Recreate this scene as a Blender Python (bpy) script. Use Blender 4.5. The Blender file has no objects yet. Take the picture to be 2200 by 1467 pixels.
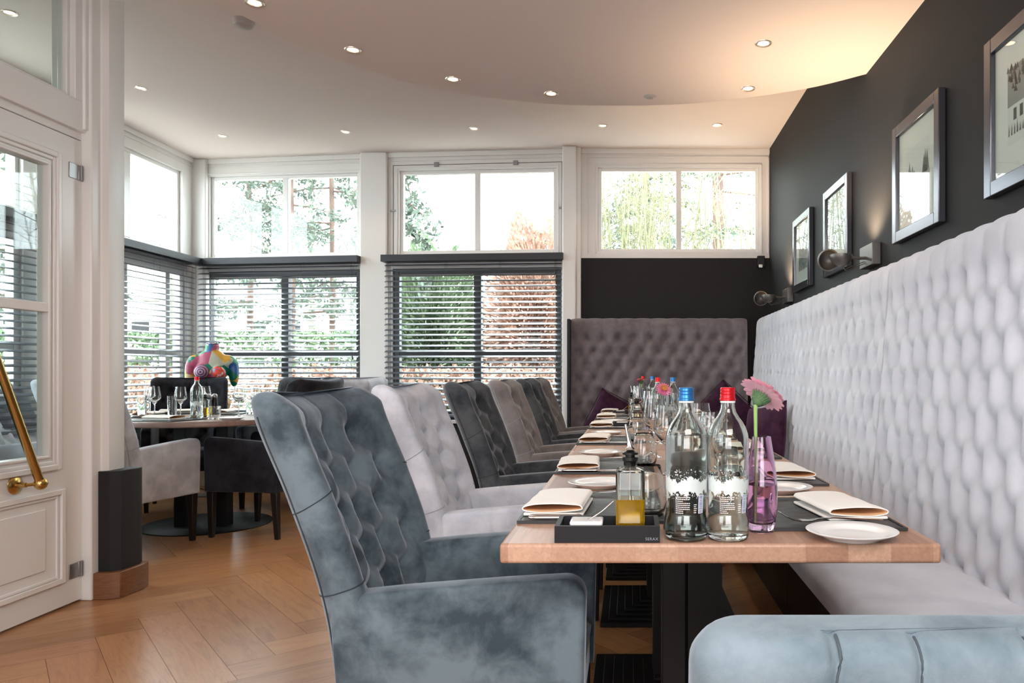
import bpy, math, random
import numpy as np
from mathutils import Vector, Matrix

random.seed(7); RNG = np.random.RandomState(11)
PI = math.pi
S = bpy.context.scene
COL = S.collection

# ------------------------------------------------------------------ camera
F = 1650.0; CX, CY, CH = 1354.0, 800.0, 1.07      # focal (px), principal point, eye height
cam_d = bpy.data.cameras.new('camera'); cam = bpy.data.objects.new('camera', cam_d); COL.objects.link(cam)
cam.location = (0, 0, CH); cam.rotation_euler = (PI/2, 0, 0)
cam_d.sensor_width = 36; cam_d.sensor_fit = 'HORIZONTAL'; cam_d.lens = F/2200*36
cam_d.shift_x = (1100-CX)/2200; cam_d.shift_y = (CY-733.5)/2200
cam_d.clip_start = .05; cam_d.clip_end = 300
S.camera = cam
# ------------------------------------------------------------------ world, exposure
W = bpy.data.worlds.new('world'); S.world = W; W.use_nodes = True
bg = W.node_tree.nodes['Background']; bg.inputs['Color'].default_value = (.90, .95, 1.0, 1); bg.inputs['Strength'].default_value = 14.0
S.view_settings.view_transform = 'Standard'; S.view_settings.look = 'None'
S.view_settings.gamma = 1; S.view_settings.use_curve_mapping = False
S.view_settings.exposure = 0.0
S.cycles.transparent_max_bounces = 24; S.cycles.max_bounces = 12; S.cycles.transmission_bounces = 12
S.cycles.diffuse_bounces = 5; S.cycles.glossy_bounces = 4
S.cycles.caustics_refractive = True; S.cycles.caustics_reflective = False
S.cycles.sample_clamp_indirect = 6

def light(name, kind, loc, energy, color=(1, 1, 1), size=(1, 1), aim=None, spot=None, radius=.03):
    d = bpy.data.lights.new(name, kind); d.energy = energy; d.color = color
    if kind == 'AREA': d.shape = 'RECTANGLE'; d.size, d.size_y = size
    else: d.shadow_soft_size = radius
    if spot: d.spot_size, d.spot_blend = spot
    o = bpy.data.objects.new(name, d); COL.objects.link(o); o.location = loc
    if aim is not None: o.rotation_euler = (Vector(aim)-Vector(loc)).to_track_quat('-Z', 'Y').to_euler()
    return o
# assumed daylight from the unseen room: added area fills, no window openings built
light('added_rear_fill', 'AREA', (-.1, -2.9, 1.6), 105, (.97, .97, 1), (2.4, 1.9), (-.1, 0, 2.5))  # added fill in front of the solid rear wall
light('added_side_fill', 'AREA', (-2.45, -.9, 1.75), 80, (.93, .96, 1), (2.6, 1.8), (1, -.1, 1.6))  # added fill beside the solid left wall, standing in for assumed daylight
light('added_side_fill_far', 'AREA', (-2.48, 1.55, 1.85), 18, (.90, .95, 1), (1.2, 1.5), (1, 1.7, 1.2))  # weaker added fill farther along the same windowless wall

light('added_overhead_fill', 'AREA', (.35, -.5, 2.6), 105, (1, .965, .93), (1.6, 1.6), (0.0, 1.6, .4))  # added fill above the camera, no real fitting; brightens seats and chair backs

# ------------------------------------------------------------------ helpers
def P(px, py, D): return Vector(((px-CX)/F*D, D, CH-(py-CY)/F*D))
def onz(px, py, z):
    D = (CH-z)*F/(py-CY); return P(px, py, D)

class MB:
    def __init__(s): s.v = []; s.f = []; s.m = []
    def add(s, vs, fs, mi=0):
        b = len(s.v); s.v += [tuple(p) for p in vs]; s.f += [tuple(b+i for i in f) for f in fs]; s.m += [mi]*len(fs); return s
    def box(s, x0, y0, z0, x1, y1, z1, mi=0, M=None):
        x0, x1 = min(x0, x1), max(x0, x1); y0, y1 = min(y0, y1), max(y0, y1); z0, z1 = min(z0, z1), max(z0, z1)
        vs = [Vector(p) for p in ((x0,y0,z0),(x1,y0,z0),(x1,y1,z0),(x0,y1,z0),(x0,y0,z1),(x1,y0,z1),(x1,y1,z1),(x0,y1,z1))]
        if M: vs = [M @ p for p in vs]
        return s.add(vs, ((3,2,1,0),(4,5,6,7),(0,1,5,4),(1,2,6,5),(2,3,7,6),(3,0,4,7)), mi)
    def frust(s, c0, h0, c1, h1, mi=0):       # square frustum, centres (x,y,z), half sizes (hx,hy)
        vs = [(c0[0]+i*h0[0], c0[1]+j*h0[1], c0[2]) for i, j in ((-1,-1),(1,-1),(1,1),(-1,1))] + [(c1[0]+i*h1[0], c1[1]+j*h1[1], c1[2]) for i, j in ((-1,-1),(1,-1),(1,1),(-1,1))]
        return s.add(vs, ((3,2,1,0),(4,5,6,7),(0,1,5,4),(1,2,6,5),(2,3,7,6),(3,0,4,7)), mi)
    def loft(s, loops, cap=True, mi=0, closed=True):
        n = len(loops[0]); b = len(s.v)
        for L in loops: s.v += [tuple(p) for p in L]
        fs = []
        for i in range(len(loops)-1):
            for j in range(n if closed else n-1):
                k = (j+1) % n
                fs.append((b+i*n+j, b+i*n+k, b+(i+1)*n+k, b+(i+1)*n+j))
        s.f += fs; s.m += [mi]*len(fs)
        if cap:
            for L, o, rev in ((loops[0], b, True), (loops[-1], b+(len(loops)-1)*n, False)):
                c = np.mean(np.array([tuple(p) for p in L]), axis=0); ci = len(s.v); s.v.append(tuple(c))
                for j in range(n):
                    k = (j+1) % n
                    s.f.append((ci, o+k, o+j) if rev else (ci, o+j, o+k)); s.m.append(mi)
        return s
    def lathe(s, prof, c=(0, 0, 0), n=32, mi=0, M=None):   # prof [(r,z)]; r=0 ends close
        b = len(s.v); idx = []
        for r, z in prof:
            if r < 1e-7:
                p = Vector((0, 0, z)); p = (M @ p if M else p)+Vector(c); s.v.append(tuple(p)); idx.append([len(s.v)-1])
            else:
                row = []
                for j in range(n):
                    a = 2*PI*j/n; p = Vector((r*math.cos(a), r*math.sin(a), z)); p = (M @ p if M else p)+Vector(c)
                    s.v.append(tuple(p)); row.append(len(s.v)-1)
                idx.append(row)
        for A, B in zip(idx, idx[1:]):
            for j in range(n):
                k = (j+1) % n
                if len(A) == 1 and len(B) == 1: continue
                if len(A) == 1: s.f.append((A[0], B[k], B[j]))
                elif len(B) == 1: s.f.append((A[j], A[k], B[0]))
                else: s.f.append((A[j], A[k], B[k], B[j]))
                s.m.append(mi)
        return s
    def tube(s, pts, r, n=8, mi=0, cap=True):
        pts = [Vector(p) for p in pts]; rs = r if isinstance(r, (list, tuple)) else [r]*len(pts); loops = []
        up = Vector((0, 0, 1))
        for i, p in enumerate(pts):
            t = (pts[min(i+1, len(pts)-1)]-pts[max(i-1, 0)]).normalized()
            u = up if abs(t.dot(up)) < .95 else Vector((1, 0, 0))
            a = t.cross(u).normalized(); b2 = t.cross(a).normalized(); 
            loops.append([p+(a*math.cos(2*PI*k/n)+b2*math.sin(2*PI*k/n))*rs[i] for k in range(n)])
        return s.loft(loops, cap, mi)
    def grid(s, G, mi=0):     # G [i][j] points
        ni, nj = len(G), len(G[0]); b = len(s.v)
        for r in G: s.v += [tuple(p) for p in r]
        for i in range(ni-1):
            for j in range(nj-1):
                s.f.append((b+i*nj+j, b+(i+1)*nj+j, b+(i+1)*nj+j+1, b+i*nj+j+1)); s.m.append(mi)
        return s
    def mesh(s, name, mats, smooth=None):
        me = bpy.data.meshes.new(name); me.from_pydata(s.v, [], s.f); me.update()
        for m in (mats if isinstance(mats, (list, tuple)) else [mats]): me.materials.append(m)
        if any(s.m): me.polygons.foreach_set('material_index', s.m)
        if smooth is not None:
            me.polygons.foreach_set('use_smooth', [True]*len(me.polygons))
            if smooth < 179: me.set_sharp_from_angle(angle=math.radians(smooth))
        return me

def obj(name, mb, mat, parent=None, smooth=None, bevel=0, loc=None, rotz=None, segs=2, subsurf=0):
    me = mb if isinstance(mb, bpy.types.Mesh) else mb.mesh(name, mat, smooth)
    o = bpy.data.objects.new(name, me); COL.objects.link(o)
    if parent: o.parent = parent
    if loc is not None: o.location = loc
    if rotz is not None: o.rotation_euler = (0, 0, rotz)
    if bevel:
        b = o.modifiers.new('bevel', 'BEVEL'); b.width = bevel; b.segments = segs; b.limit_method = 'ANGLE'; b.angle_limit = math.radians(50)
        me.polygons.foreach_set('use_smooth', [True]*len(me.polygons)); me.set_sharp_from_angle(angle=math.radians(35)) if smooth is None else None
    if subsurf:
        q = o.modifiers.new('sub', 'SUBSURF'); q.levels = q.render_levels = subsurf
    return o
def tag(o, label=None, cat=None, group=None, kind=None):
    if label: o['label'] = label
    if cat: o['category'] = cat
    if group: o['group'] = group
    if kind: o['kind'] = kind
    return o
def empty(name, loc=(0, 0, 0), rz=0):
    o = bpy.data.objects.new(name, None); COL.objects.link(o); o.location = loc; o.rotation_euler = (0, 0, rz); o.empty_display_size = .05; return o
def copy_tree(o, parent=None, kids=None):
    if kids is None:
        kids = {}
        for q in COL.objects:
            if q.parent: kids.setdefault(q.parent.name, []).append(q)
    c = o.copy(); COL.objects.link(c)
    if parent: c.parent = parent
    for ch in kids.get(o.name, []): copy_tree(ch, c, kids)
    return c
def struct(o): o['kind'] = 'structure'; return o
class Proto:
    """first use hands out the thing itself, later uses hand out copies"""
    def __init__(s, o): s.o = o; s.used = False
    def get(s, loc=None, rz=None):
        if s.used: o = copy_tree(s.o)
        else: o = s.o; s.used = True
        if loc is not None: o.location = loc
        if rz is not None: o.rotation_euler[2] = rz
        return o

# ------------------------------------------------------------------ materials
def mat(name, col=(.8, .8, .8), rough=.5, metal=0, spec=.5, **kw):
    m = bpy.data.materials.new(name); m.use_nodes = True; b = m.node_tree.nodes['Principled BSDF']
    b.inputs['Base Color'].default_value = (*col, 1); b.inputs['Roughness'].default_value = rough
    b.inputs['Metallic'].default_value = metal; b.inputs['Specular IOR Level'].default_value = spec
    for k, v in kw.items(): b.inputs[k.replace('_', ' ')].default_value = v
    return m
def nd(m, t, **kw):
    n = m.node_tree.nodes.new(t)
    for k, v in kw.items():
        if k in n.inputs: n.inputs[k].default_value = v
        else: setattr(n, k, v)
    return n
def lk(m, a, b): m.node_tree.links.new(a, b)
def bsdf(m): return m.node_tree.nodes['Principled BSDF']
def ramp(m, fac, stops, interp='LINEAR'):
    r = nd(m, 'ShaderNodeValToRGB'); r.color_ramp.interpolation = interp
    while len(r.color_ramp.elements) < len(stops): r.color_ramp.elements.new(.5)
    for e, (p, c) in zip(r.color_ramp.elements, stops): e.position = p; e.color = (*c, 1)
    lk(m, fac, r.inputs['Fac']); return r.outputs['Color']
def coords(m, scale=(1, 1, 1), kind='Object'):
    t = nd(m, 'ShaderNodeTexCoord'); mp = nd(m, 'ShaderNodeMapping'); mp.inputs['Scale'].default_value = scale
    lk(m, t.outputs[kind], mp.inputs['Vector']); return mp.outputs['Vector']
def noise(m, vec, scale, detail=3, rough=.5, dist=0):
    n = nd(m, 'ShaderNodeTexNoise', Scale=scale, Detail=detail, Roughness=rough, Distortion=dist)
    if vec: lk(m, vec, n.inputs['Vector'])
    return n.outputs['Fac']
def bump(m, h, strength=.3, dist=.01):
    b = nd(m, 'ShaderNodeBump', Strength=strength, Distance=dist); lk(m, h, b.inputs['Height']); lk(m, b.outputs['Normal'], bsdf(m).inputs['Normal'])
def velvet(name, c0, c1, sheen=.6, patch=5.0, tint=(.8, .88, 1)):
    m = mat(name, c0, .85, spec=.15); v = coords(m)
    n = noise(m, v, patch*1.5, 5, .6, .25); lk(m, ramp(m, n, [(.36, c0), (.62, c1)]), bsdf(m).inputs['Base Color'])
    b = bsdf(m); b.inputs['Sheen Weight'].default_value = sheen; b.inputs['Sheen Roughness'].default_value = .35; b.inputs['Sheen Tint'].default_value = (*tint, 1)
    bump(m, noise(m, v, 420, 2), .25, .002); return m
M = {}
M['white'] = mat('white_paint', (.76, .745, .725), .38)
M['whitegloss'] = mat('white_gloss_paint', (.78, .77, .755), .25)
def plaster():
    m = mat('ceiling_plaster', (.72, .64, .595), .9, spec=.1); bump(m, noise(m, coords(m), 60, 4), .05, .004); return m
M['ceil'] = plaster()
def blackwall():
    m = mat('black_wallpaper', (.02, .02, .022), .65, spec=.25); v = coords(m)
    lk(m, ramp(m, noise(m, v, 900, 2), [(.35, (.008, .008, .009)), (.7, (.020, .019, .019))]), bsdf(m).inputs['Base Color'])
    bump(m, noise(m, v, 500, 2), .3, .002); return m
M['black'] = blackwall()
M['charcoal'] = mat('charcoal_paint', (.014, .014, .016), .6, spec=.3)
M['slat'] = mat('charcoal_slat', (.11, .12, .14), .3, spec=.7)
M['valance'] = mat('charcoal_valance', (.028, .030, .036), .45, spec=.4); M['framegrey'] = mat('grey_window_frame', (.075, .08, .085), .4)
def pane_glass(name, tint=(.93, .97, .96)):
    m = bpy.data.materials.new(name); m.use_nodes = True; nt = m.node_tree; nt.nodes.clear()
    out = nt.nodes.new('ShaderNodeOutputMaterial'); mx = nt.nodes.new('ShaderNodeMixShader'); tr = nt.nodes.new('ShaderNodeBsdfTransparent'); gl = nt.nodes.new('ShaderNodeBsdfGlossy')
    fc = nt.nodes.new('ShaderNodeLayerWeight'); fc.inputs['Blend'].default_value = .5
    p5 = nt.nodes.new('ShaderNodeMath'); p5.operation = 'POWER'; p5.inputs[1].default_value = 5; nt.links.new(fc.outputs['Facing'], p5.inputs[0])
    lw = nt.nodes.new('ShaderNodeMath'); lw.operation = 'MULTIPLY_ADD'; lw.inputs[1].default_value = .7; lw.inputs[2].default_value = .035; nt.links.new(p5.outputs[0], lw.inputs[0])
    tr.inputs['Color'].default_value = (*tint, 1); gl.inputs['Roughness'].default_value = .0
    nt.links.new(lw.outputs[0], mx.inputs[0]); nt.links.new(tr.outputs[0], mx.inputs[1]); nt.links.new(gl.outputs[0], mx.inputs[2]); nt.links.new(mx.outputs[0], out.inputs[0]); return m
M['pane'] = pane_glass('window_glass')
def glassm(name, col=(1, 1, 1), ior=1.5, rough=0):
    return mat(name, col, rough, Transmission_Weight=1.0, IOR=ior)
M['glass'] = glassm('clear_glass', (.97, .99, .985))
M['bottleglass'] = glassm('bottle_glass', (.93, .98, .95))
M['water'] = glassm('water', (.98, 1, 1), 1.33)
M['pinkglass'] = glassm('pink_glass', (.92, .68, .88))
M['pinkwater'] = glassm('pink_water', (.97, .88, .96), 1.33)
M['oil'] = mat('olive_oil', (.86, .46, .008), .05, Transmission_Weight=.6, IOR=1.46)
M['steel'] = mat('polished_steel', (.72, .70, .68), .18, 1)
M['darksteel'] = mat('brushed_nickel', (.35, .35, .36), .35, 1)
M['brass'] = mat('aged_brass', (.55, .36, .12), .25, 1)
M['porcelain'] = mat('porcelain', (.88, .88, .88), .12)
M['rubber'] = mat('black_plastic', (.008, .008, .009), .35, spec=.35)
M['matteblack'] = mat('matte_black_lacquer', (.008, .008, .011), .5, spec=.3)
M['iron'] = mat('cast_iron', (.007, .0065, .007), .5, spec=.3)
M['legwood'] = mat('dark_stained_wood', (.010, .007, .006), .4, spec=.35)
M['woodbase'] = None
def woodplain(name, c0, c1, sc=(2, 2, 30), rough=.4):
    m = mat(name, c0, rough); v = coords(m, sc); lk(m, ramp(m, noise(m, v, 3, 5, .6, .4), [(.3, c0), (.7, c1)]), bsdf(m).inputs['Base Color']); return m
M['woodbase'] = woodplain('varnished_skirting', (.13, .05, .018), (.22, .09, .035), (8, 8, 40))
def tablewood():
    m = mat('beech_butcher_block', (.5, .3, .2), .42); tc = nd(m, 'ShaderNodeTexCoord'); sp = nd(m, 'ShaderNodeSeparateXYZ'); lk(m, tc.outputs['Object'], sp.inputs[0])
    def mth(op, a, b=None, c=None):
        n = nd(m, 'ShaderNodeMath', operation=op)
        for i, q in enumerate((a, b, c)):
            if q is None: continue
            if isinstance(q, (int, float)): n.inputs[i].default_value = q
            else: lk(m, q, n.inputs[i])
        return n.outputs[0]
    ix = mth('FLOOR', mth('MULTIPLY', sp.outputs['X'], 13.0))
    w1 = nd(m, 'ShaderNodeTexWhiteNoise', noise_dimensions='1D'); lk(m, ix, w1.inputs['W'])
    iy = mth('FLOOR', mth('ADD', mth('MULTIPLY', sp.outputs['Y'], 1.7), mth('MULTIPLY', w1.outputs['Value'], 7.0)))
    w2 = nd(m, 'ShaderNodeTexWhiteNoise', noise_dimensions='2D'); cb = nd(m, 'ShaderNodeCombineXYZ'); lk(m, ix, cb.inputs[0]); lk(m, iy, cb.inputs[1]); lk(m, cb.outputs[0], w2.inputs['Vector'])
    mp = nd(m, 'ShaderNodeMapping'); mp.inputs['Scale'].default_value = (60, 3, 60); lk(m, tc.outputs['Object'], mp.inputs['Vector'])
    g = noise(m, mp.outputs['Vector'], 2.2, 5, .6, .8)
    base = ramp(m, w2.outputs['Value'], [(0, (.30, .155, .10)), (.5, (.45, .265, .18)), (1, (.58, .375, .265))])
    mx = nd(m, 'ShaderNodeMix', data_type='RGBA', blend_type='MULTIPLY'); mx.inputs[0].default_value = .55
    lk(m, base, mx.inputs[6]); lk(m, ramp(m, g, [(.3, (.62, .55, .5)), (.65, (1, 1, 1))]), mx.inputs[7]); lk(m, mx.outputs[2], bsdf(m).inputs['Base Color']); return m
M['table'] = tablewood()
M['tabledark'] = woodplain('brown_table_wood', (.20, .125, .10), (.29, .19, .155), (3, 20, 3))
def oakfloor():
    m = mat('oak_herringbone', (.4, .2, .1), .3); at = nd(m, 'ShaderNodeAttribute', attribute_name='plank'); uv = nd(m, 'ShaderNodeTexCoord')
    mp = nd(m, 'ShaderNodeMapping'); mp.inputs['Scale'].default_value = (1.4, 11, 1); lk(m, uv.outputs['UV'], mp.inputs['Vector'])
    g = noise(m, mp.outputs['Vector'], 2.4, 6, .62, 1.6)
    mp2 = nd(m, 'ShaderNodeMapping'); mp2.inputs['Scale'].default_value = (3, 90, 1); lk(m, uv.outputs['UV'], mp2.inputs['Vector']); g2 = noise(m, mp2.outputs['Vector'], 3, 3)
    base = ramp(m, at.outputs['Fac'], [(0, (.33, .158, .066)), (.35, (.42, .215, .095)), (.7, (.47, .25, .112)), (1, (.40, .195, .10))])
    mx = nd(m, 'ShaderNodeMix', data_type='RGBA', blend_type='MULTIPLY'); mx.inputs[0].default_value = .75
    lk(m, base, mx.inputs[6]); lk(m, ramp(m, g, [(.3, (.62, .52, .45)), (.5, (.93, .9, .88)), (.7, (1.08, 1.05, 1.0))]), mx.inputs[7])
    mx2 = nd(m, 'ShaderNodeMix', data_type='RGBA', blend_type='MULTIPLY'); mx2.inputs[0].default_value = .35
    lk(m, mx.outputs[2], mx2.inputs[6]); lk(m, ramp(m, g2, [(.35, (.7, .62, .55)), (.6, (1, 1, 1))]), mx2.inputs[7]); lk(m, mx2.outputs[2], bsdf(m).inputs['Base Color'])
    bump(m, g2, .12, .002); return m
M['oak'] = oakfloor(); M['gap'] = mat('floor_joint', (.035, .018, .01), .8)
V = {
 'slate': velvet('slate_blue_velvet', (.040, .058, .073), (.140, .184, .214), .55, 6),
 'light': velvet('light_grey_velvet', (.41, .43, .485), (.60, .62, .68), .5, 5),
 'dark': velvet('charcoal_velvet', (.030, .036, .044), (.085, .092, .10), .45, 6),
 'taupe': velvet('taupe_velvet', (.16, .145, .145), (.25, .232, .235), .5, 6),
 'bench': velvet('silver_velvet', (.55, .57, .625), (.65, .67, .725), .5, 3),
 'benchdark': velvet('mauve_grey_velvet', (.15, .125, .135), (.21, .18, .19), .4, 6, (.9, .85, 1)),
 'black': velvet('black_velvet', (.009, .009, .012), (.026, .026, .032), .25, 6),
 'plum': velvet('plum_velvet', (.022, .006, .018), (.055, .018, .042), .25, 8, (.8, .4, .7)),
 'blue': velvet('ice_blue_velvet', (.12, .165, .195), (.215, .275, .315), .45, 6),
}
M['piping_l'] = mat('grey_piping', (.33, .33, .35), .8)
M['piping_d'] = mat('dark_piping', (.02, .028, .035), .8)
M['piping_b'] = mat('blue_grey_seam', (.06, .08, .095), .8)
M['napkin'] = mat('cream_linen', (.88, .85, .80), .9, spec=.1, Sheen_Weight=.2)
M['napkin_in'] = mat('linen_fold_warm_bounce', (.88, .60, .36), .9, spec=.1)  # peach paints in the warm light bouncing inside the cream fold
bump(M['napkin'], noise(M['napkin'], coords(M['napkin']), 700, 2), .2, .001)
def matleather():
    m = mat('embossed_black_leather', (.012, .012, .014), .38, spec=.3); v = coords(m, (1, 1, 1)); w = nd(m, 'ShaderNodeTexVoronoi', Scale=28.0); lk(m, v, w.inputs['Vector'])
    bump(m, w.outputs['Distance'], .5, .003); return m
M['leather'] = matleather()
M['leather_edge'] = mat('black_leather_edge', (.02, .02, .022), .5)
M['red'] = mat('red_metal_cap', (.75, .02, .03), .28, .6)
M['blue'] = mat('blue_metal_cap', (.04, .22, .55), .28, .6)
M['petal'] = mat('pink_petal', (.86, .43, .55), .6, Sheen_Weight=.3); M['petal2'] = mat('magenta_petal', (.80, .20, .40), .6)
M['disc'] = mat('orange_flower_disc', (.62, .26, .09), .8)
M['calyx'] = mat('green_calyx', (.10, .20, .09), .7); M['stem'] = mat('flower_stem', (.32, .50, .18), .6)
M['lamp'] = None
def emit(name, col, s):
    m = bpy.data.materials.new(name); m.use_nodes = True; b = bsdf(m); b.inputs['Base Color'].default_value = (*col, 1)
    b.inputs['Emission Color'].default_value = (*col, 1); b.inputs['Emission Strength'].default_value = s; return m
M['lamp'] = emit('halogen_lamp', (1, .72, .42), 9)
M['lampring'] = mat('brushed_lamp_ring', (.7, .62, .55), .3, .8)

# ================================================================== THE ROOM
ZU, ZS = 3.076, 2.65           # upper ceiling, lower ceiling disc
XW = 1.25; YW = 6.90
XL = -4.11                     # left window wall
XD = -2.57                     # glazed partition with the door
# floor: herringbone boards
def build_floor():
    w, n = .168, 6; A = np.array((.768, .64)); A /= np.linalg.norm(A); B = np.array((-A[1], A[0]))
    mb = MB(); plank = []; uvs = []
    mb.add([(-4.6, -3.2, -.0015), (1.5, -3.2, -.0015), (1.5, 7.5, -.0015), (-4.6, 7.5, -.0015)], [(0, 1, 2, 3)], 1); plank.append(0); uvs += [(0, 0)]*4
    g = .0007
    for k in range(-80, 90):
        for m_ in range(-8, 9):
            for typ in (0, 1):
                if typ == 0: x0, y0, x1, y1 = k+2*n*m_, k, k+2*n*m_+n, k+1
                else: x0, y0, x1, y1 = k+n+2*n*m_, k-n+1, k+n+1+2*n*m_, k+1
                c = []
                for (a, b) in ((x0*w+g, y0*w+g), (x1*w-g, y0*w+g), (x1*w-g, y1*w-g), (x0*w+g, y1*w-g)):
                    p = A*(a+4.94*w)+B*(b+30.43*w); c.append(p)
                c = np.array(c)
                if c[:, 0].max() < -4.55 or c[:, 0].min() > 1.45 or c[:, 1].max() < -3.1 or c[:, 1].min() > 7.45: continue
                c[:, 0] = np.clip(c[:, 0], -4.6, 1.5); c[:, 1] = np.clip(c[:, 1], -3.2, 7.5)
                mb.add([(p[0], p[1], 0) for p in c], [(0, 1, 2, 3)]); plank.append(random.random()); o = random.random()*50
                uv = [(0, 0), (n*w, 0), (n*w, w), (0, w)] if typ == 0 else [(0, 0), (0, w), (n*w, w), (n*w, 0)]
                uvs += [(u+o, v_+o*.3) for u, v_ in uv]
    me = mb.mesh('floor', [M['oak'], M['gap']]); at = me.attributes.new('plank', 'FLOAT', 'FACE'); at.data.foreach_set('value', plank)
    ul = me.uv_layers.new(name='UVMap'); ul.data.foreach_set('uv', [q for t in uvs for q in t])
    struct(obj('floor', me, None))
build_floor()
# ceiling (upper) and its lowered curved disc
c = MB().box(-4.6, -3.2, ZU, 1.5, 7.6, ZU+.12); struct(obj('ceiling', c, M['ceil']))
edge_px = [(430, -12), (453, 0), (551, 49), (645.5, 94), (752, 137), (883, 178), (1014, 205), (1177, 223), (1300, 227), (1434, 225), (1554.5, 216), (1729.5, 191), (1861.6, 159)]
edge = []
for px, py in edge_px: q = onz(px, py, ZS); edge.append((q.x, q.y))
e0 = edge[0]; pre = [(-1.95, -3.1), (-1.98, 0.5), (-1.93, 1.6), (-1.82, 2.3)]
# smooth the measured edge
def catmull(pts, k=6):
    out = []; n = len(pts)
    for i in range(n-1):
        p0, p1, p2, p3 = [np.array(pts[min(max(j, 0), n-1)], float) for j in (i-1, i, i+1, i+2)]
        for t in np.linspace(0, 1, k, endpoint=False): out.append(tuple(.5*((2*p1)+(-p0+p2)*t+(2*p0-5*p1+4*p2-p3)*t*t+(-p0+3*p1-3*p2+p3)*t**3)))
    out.append(tuple(pts[-1])); return out
poly = catmull(pre+edge, 6)+[(XW+.05, edge[-1][1]), (XW+.05, -3.1)]
mb = MB(); n = len(poly); mb.v = [(x, y, ZS) for x, y in poly]+[(x, y, ZU+.01) for x, y in poly]
mb.f = [tuple(reversed(range(n)))]+[(i, (i+1) % n, n+(i+1) % n, n+i) for i in range(n)]; mb.m = [0]*len(mb.f)
struct(tag(obj('ceiling_lowered', mb, M['ceil'], smooth=30), 'lowered curved ceiling disc', None))
# solid walls
struct(obj('wall_right', MB().box(XW, -3.1, 0, XW+.12, 7.1, ZU), M['black']))
struct(obj('wall_rear', MB().box(-4.6, -3.2, 0, 1.4, -3.05, ZU), M['white']))
struct(obj('wall_left_rear', MB().box(XD-.10, -3.1, 0, XD, 2.55, ZU), M['white']))
struct(obj('wall_side_room', MB().box(-4.4, 1.9, 0, XD, 2.0, ZU), M['white']))

# ---- window facets. local x runs along the wall, local y points outdoors
def facet(p0, p1):
    d = Vector((p1[0]-p0[0], p1[1]-p0[1])); return (Vector((*p0, 0)), math.atan2(d.y, d.x), d.length)
def sray(px, p0, p1):
    k = (px-CX)/F; dx, dy = p1[0]-p0[0], p1[1]-p0[1]; L = math.hypot(dx, dy); t = (k*p0[1]-p0[0])/(dx-k*dy); return t*L
def wall_open(L, z0, z1, ops, y0=0, y1=.12, mi=lambda z: 0):
    mb = MB(); xs = sorted({0, L, *[o[0] for o in ops], *[o[1] for o in ops]}); zs = sorted({z0, z1, *[o[2] for o in ops], *[o[3] for o in ops]})
    for a, b in zip(xs, xs[1:]):
        run = None
        for c_, d in zip(zs, zs[1:]):
            hole = any(o[0] < (a+b)/2 < o[1] and o[2] < (c_+d)/2 < o[3] for o in ops)
            if not hole: mb.box(a, y0, c_, b, y1, d, mi(c_))
    return mb
wn = [0]
def window(loc, rz, a, b, z0, z1, mull, rails=(), fw=.035, y0=.03, y1=.08, frame_mat='whitegloss', mw=.045):
    wn[0] += 1; nm = 'window_%d' % wn[0]
    r = struct(empty(nm, loc, rz)); mb = MB()
    mb.box(a, y0, z0, a+fw, y1, z1); mb.box(b-fw, y0, z0, b, y1, z1); mb.box(a+fw, y0, z0, b-fw, y1, z0+fw); mb.box(a+fw, y0, z1-fw, b-fw, y1, z1)
    for m_ in mull: mb.box(m_-mw/2, y0, z0+fw, m_+mw/2, y1, z1-fw)
    for z_, h in rails: mb.box(a+fw, y0+.002, z_-h/2, b-fw, y1-.002, z_+h/2)
    obj('window_frame', mb, M[frame_mat], r, bevel=.004)
    obj('glass_pane', MB().box(a+.01, y0+.022, z0+.01, b-.01, y0+.028, z1-.01), M['pane'], r); return r
ZB, ZT0, ZT1 = .66, 2.185, 2.885
B0, B1 = (-4.09, 7.26), (-2.45, 7.065); C0, C1 = (-2.224, 7.03), (-.59, 6.90); D0, D1 = (-.50, YW), (XW, YW); A0, A1 = (XL, 2.0), (XL, 7.30)
def blind(loc, rz, a, b, label, ztop=2.065, zbot=.68, gapy=-.10):
    r = tag(empty('venetian_blind', loc, rz), label, 'blind', 'charcoal venetian blinds at the windows')
    obj('valance', MB().box(a-.02, gapy-.045, ztop, b+.02, -.012, ztop+.062), M['valance'], r, bevel=.003)
    mb = MB(); z = ztop-.025; t = math.radians(21)
    while z > zbot+.03:
        L = []
        for x in (a, b):
            row = []
            for q in (-1, -.5, 0, .5, 1):
                yy = q*.025; zz = .0022*(1-q*q); row.append((x, gapy+.02+yy*math.cos(t)-zz*math.sin(t), z+yy*math.sin(t)+zz*math.cos(t)))
            for q in (1, .5, 0, -.5, -1):
                yy = q*.025; zz = .0022*(1-q*q)-.0026; row.append((x, gapy+.02+yy*math.cos(t)-zz*math.sin(t), z+yy*math.sin(t)+zz*math.cos(t)))
            L.append(row)
        mb.loft(L, True); z -= .0486
    obj('slats', mb, M['slat'], r, smooth=40)
    obj('bottom_rail', MB().box(a, gapy-.005, zbot-.01, b, gapy+.045, zbot+.012), M['slat'], r, bevel=.003)
    cord = MB(); n = 4
    for i in range(n):
        x = a+.06+(b-a-.12)*i/(n-1)
        for yy in (gapy-.006, gapy+.046): cord.tube([(x, yy, zbot), (x, yy, ztop)], .0009, 4)
    obj('ladder_cords', cord, M['slat'], r)
    for i, zz in enumerate((1.22, 1.02)):
        cd = MB().tube([(b-.035-i*.012, gapy-.03, ztop), (b-.035-i*.012, gapy-.03, zz)], .001, 4)
        cd.lathe([(0, 0), (.008, .002), (.006, .03), (.002, .036), (0, .036)], (b-.035-i*.012, gapy-.03, zz-.034), 8)
        obj('pull_cord', cd, M['rubber'], r)
    return r
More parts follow.
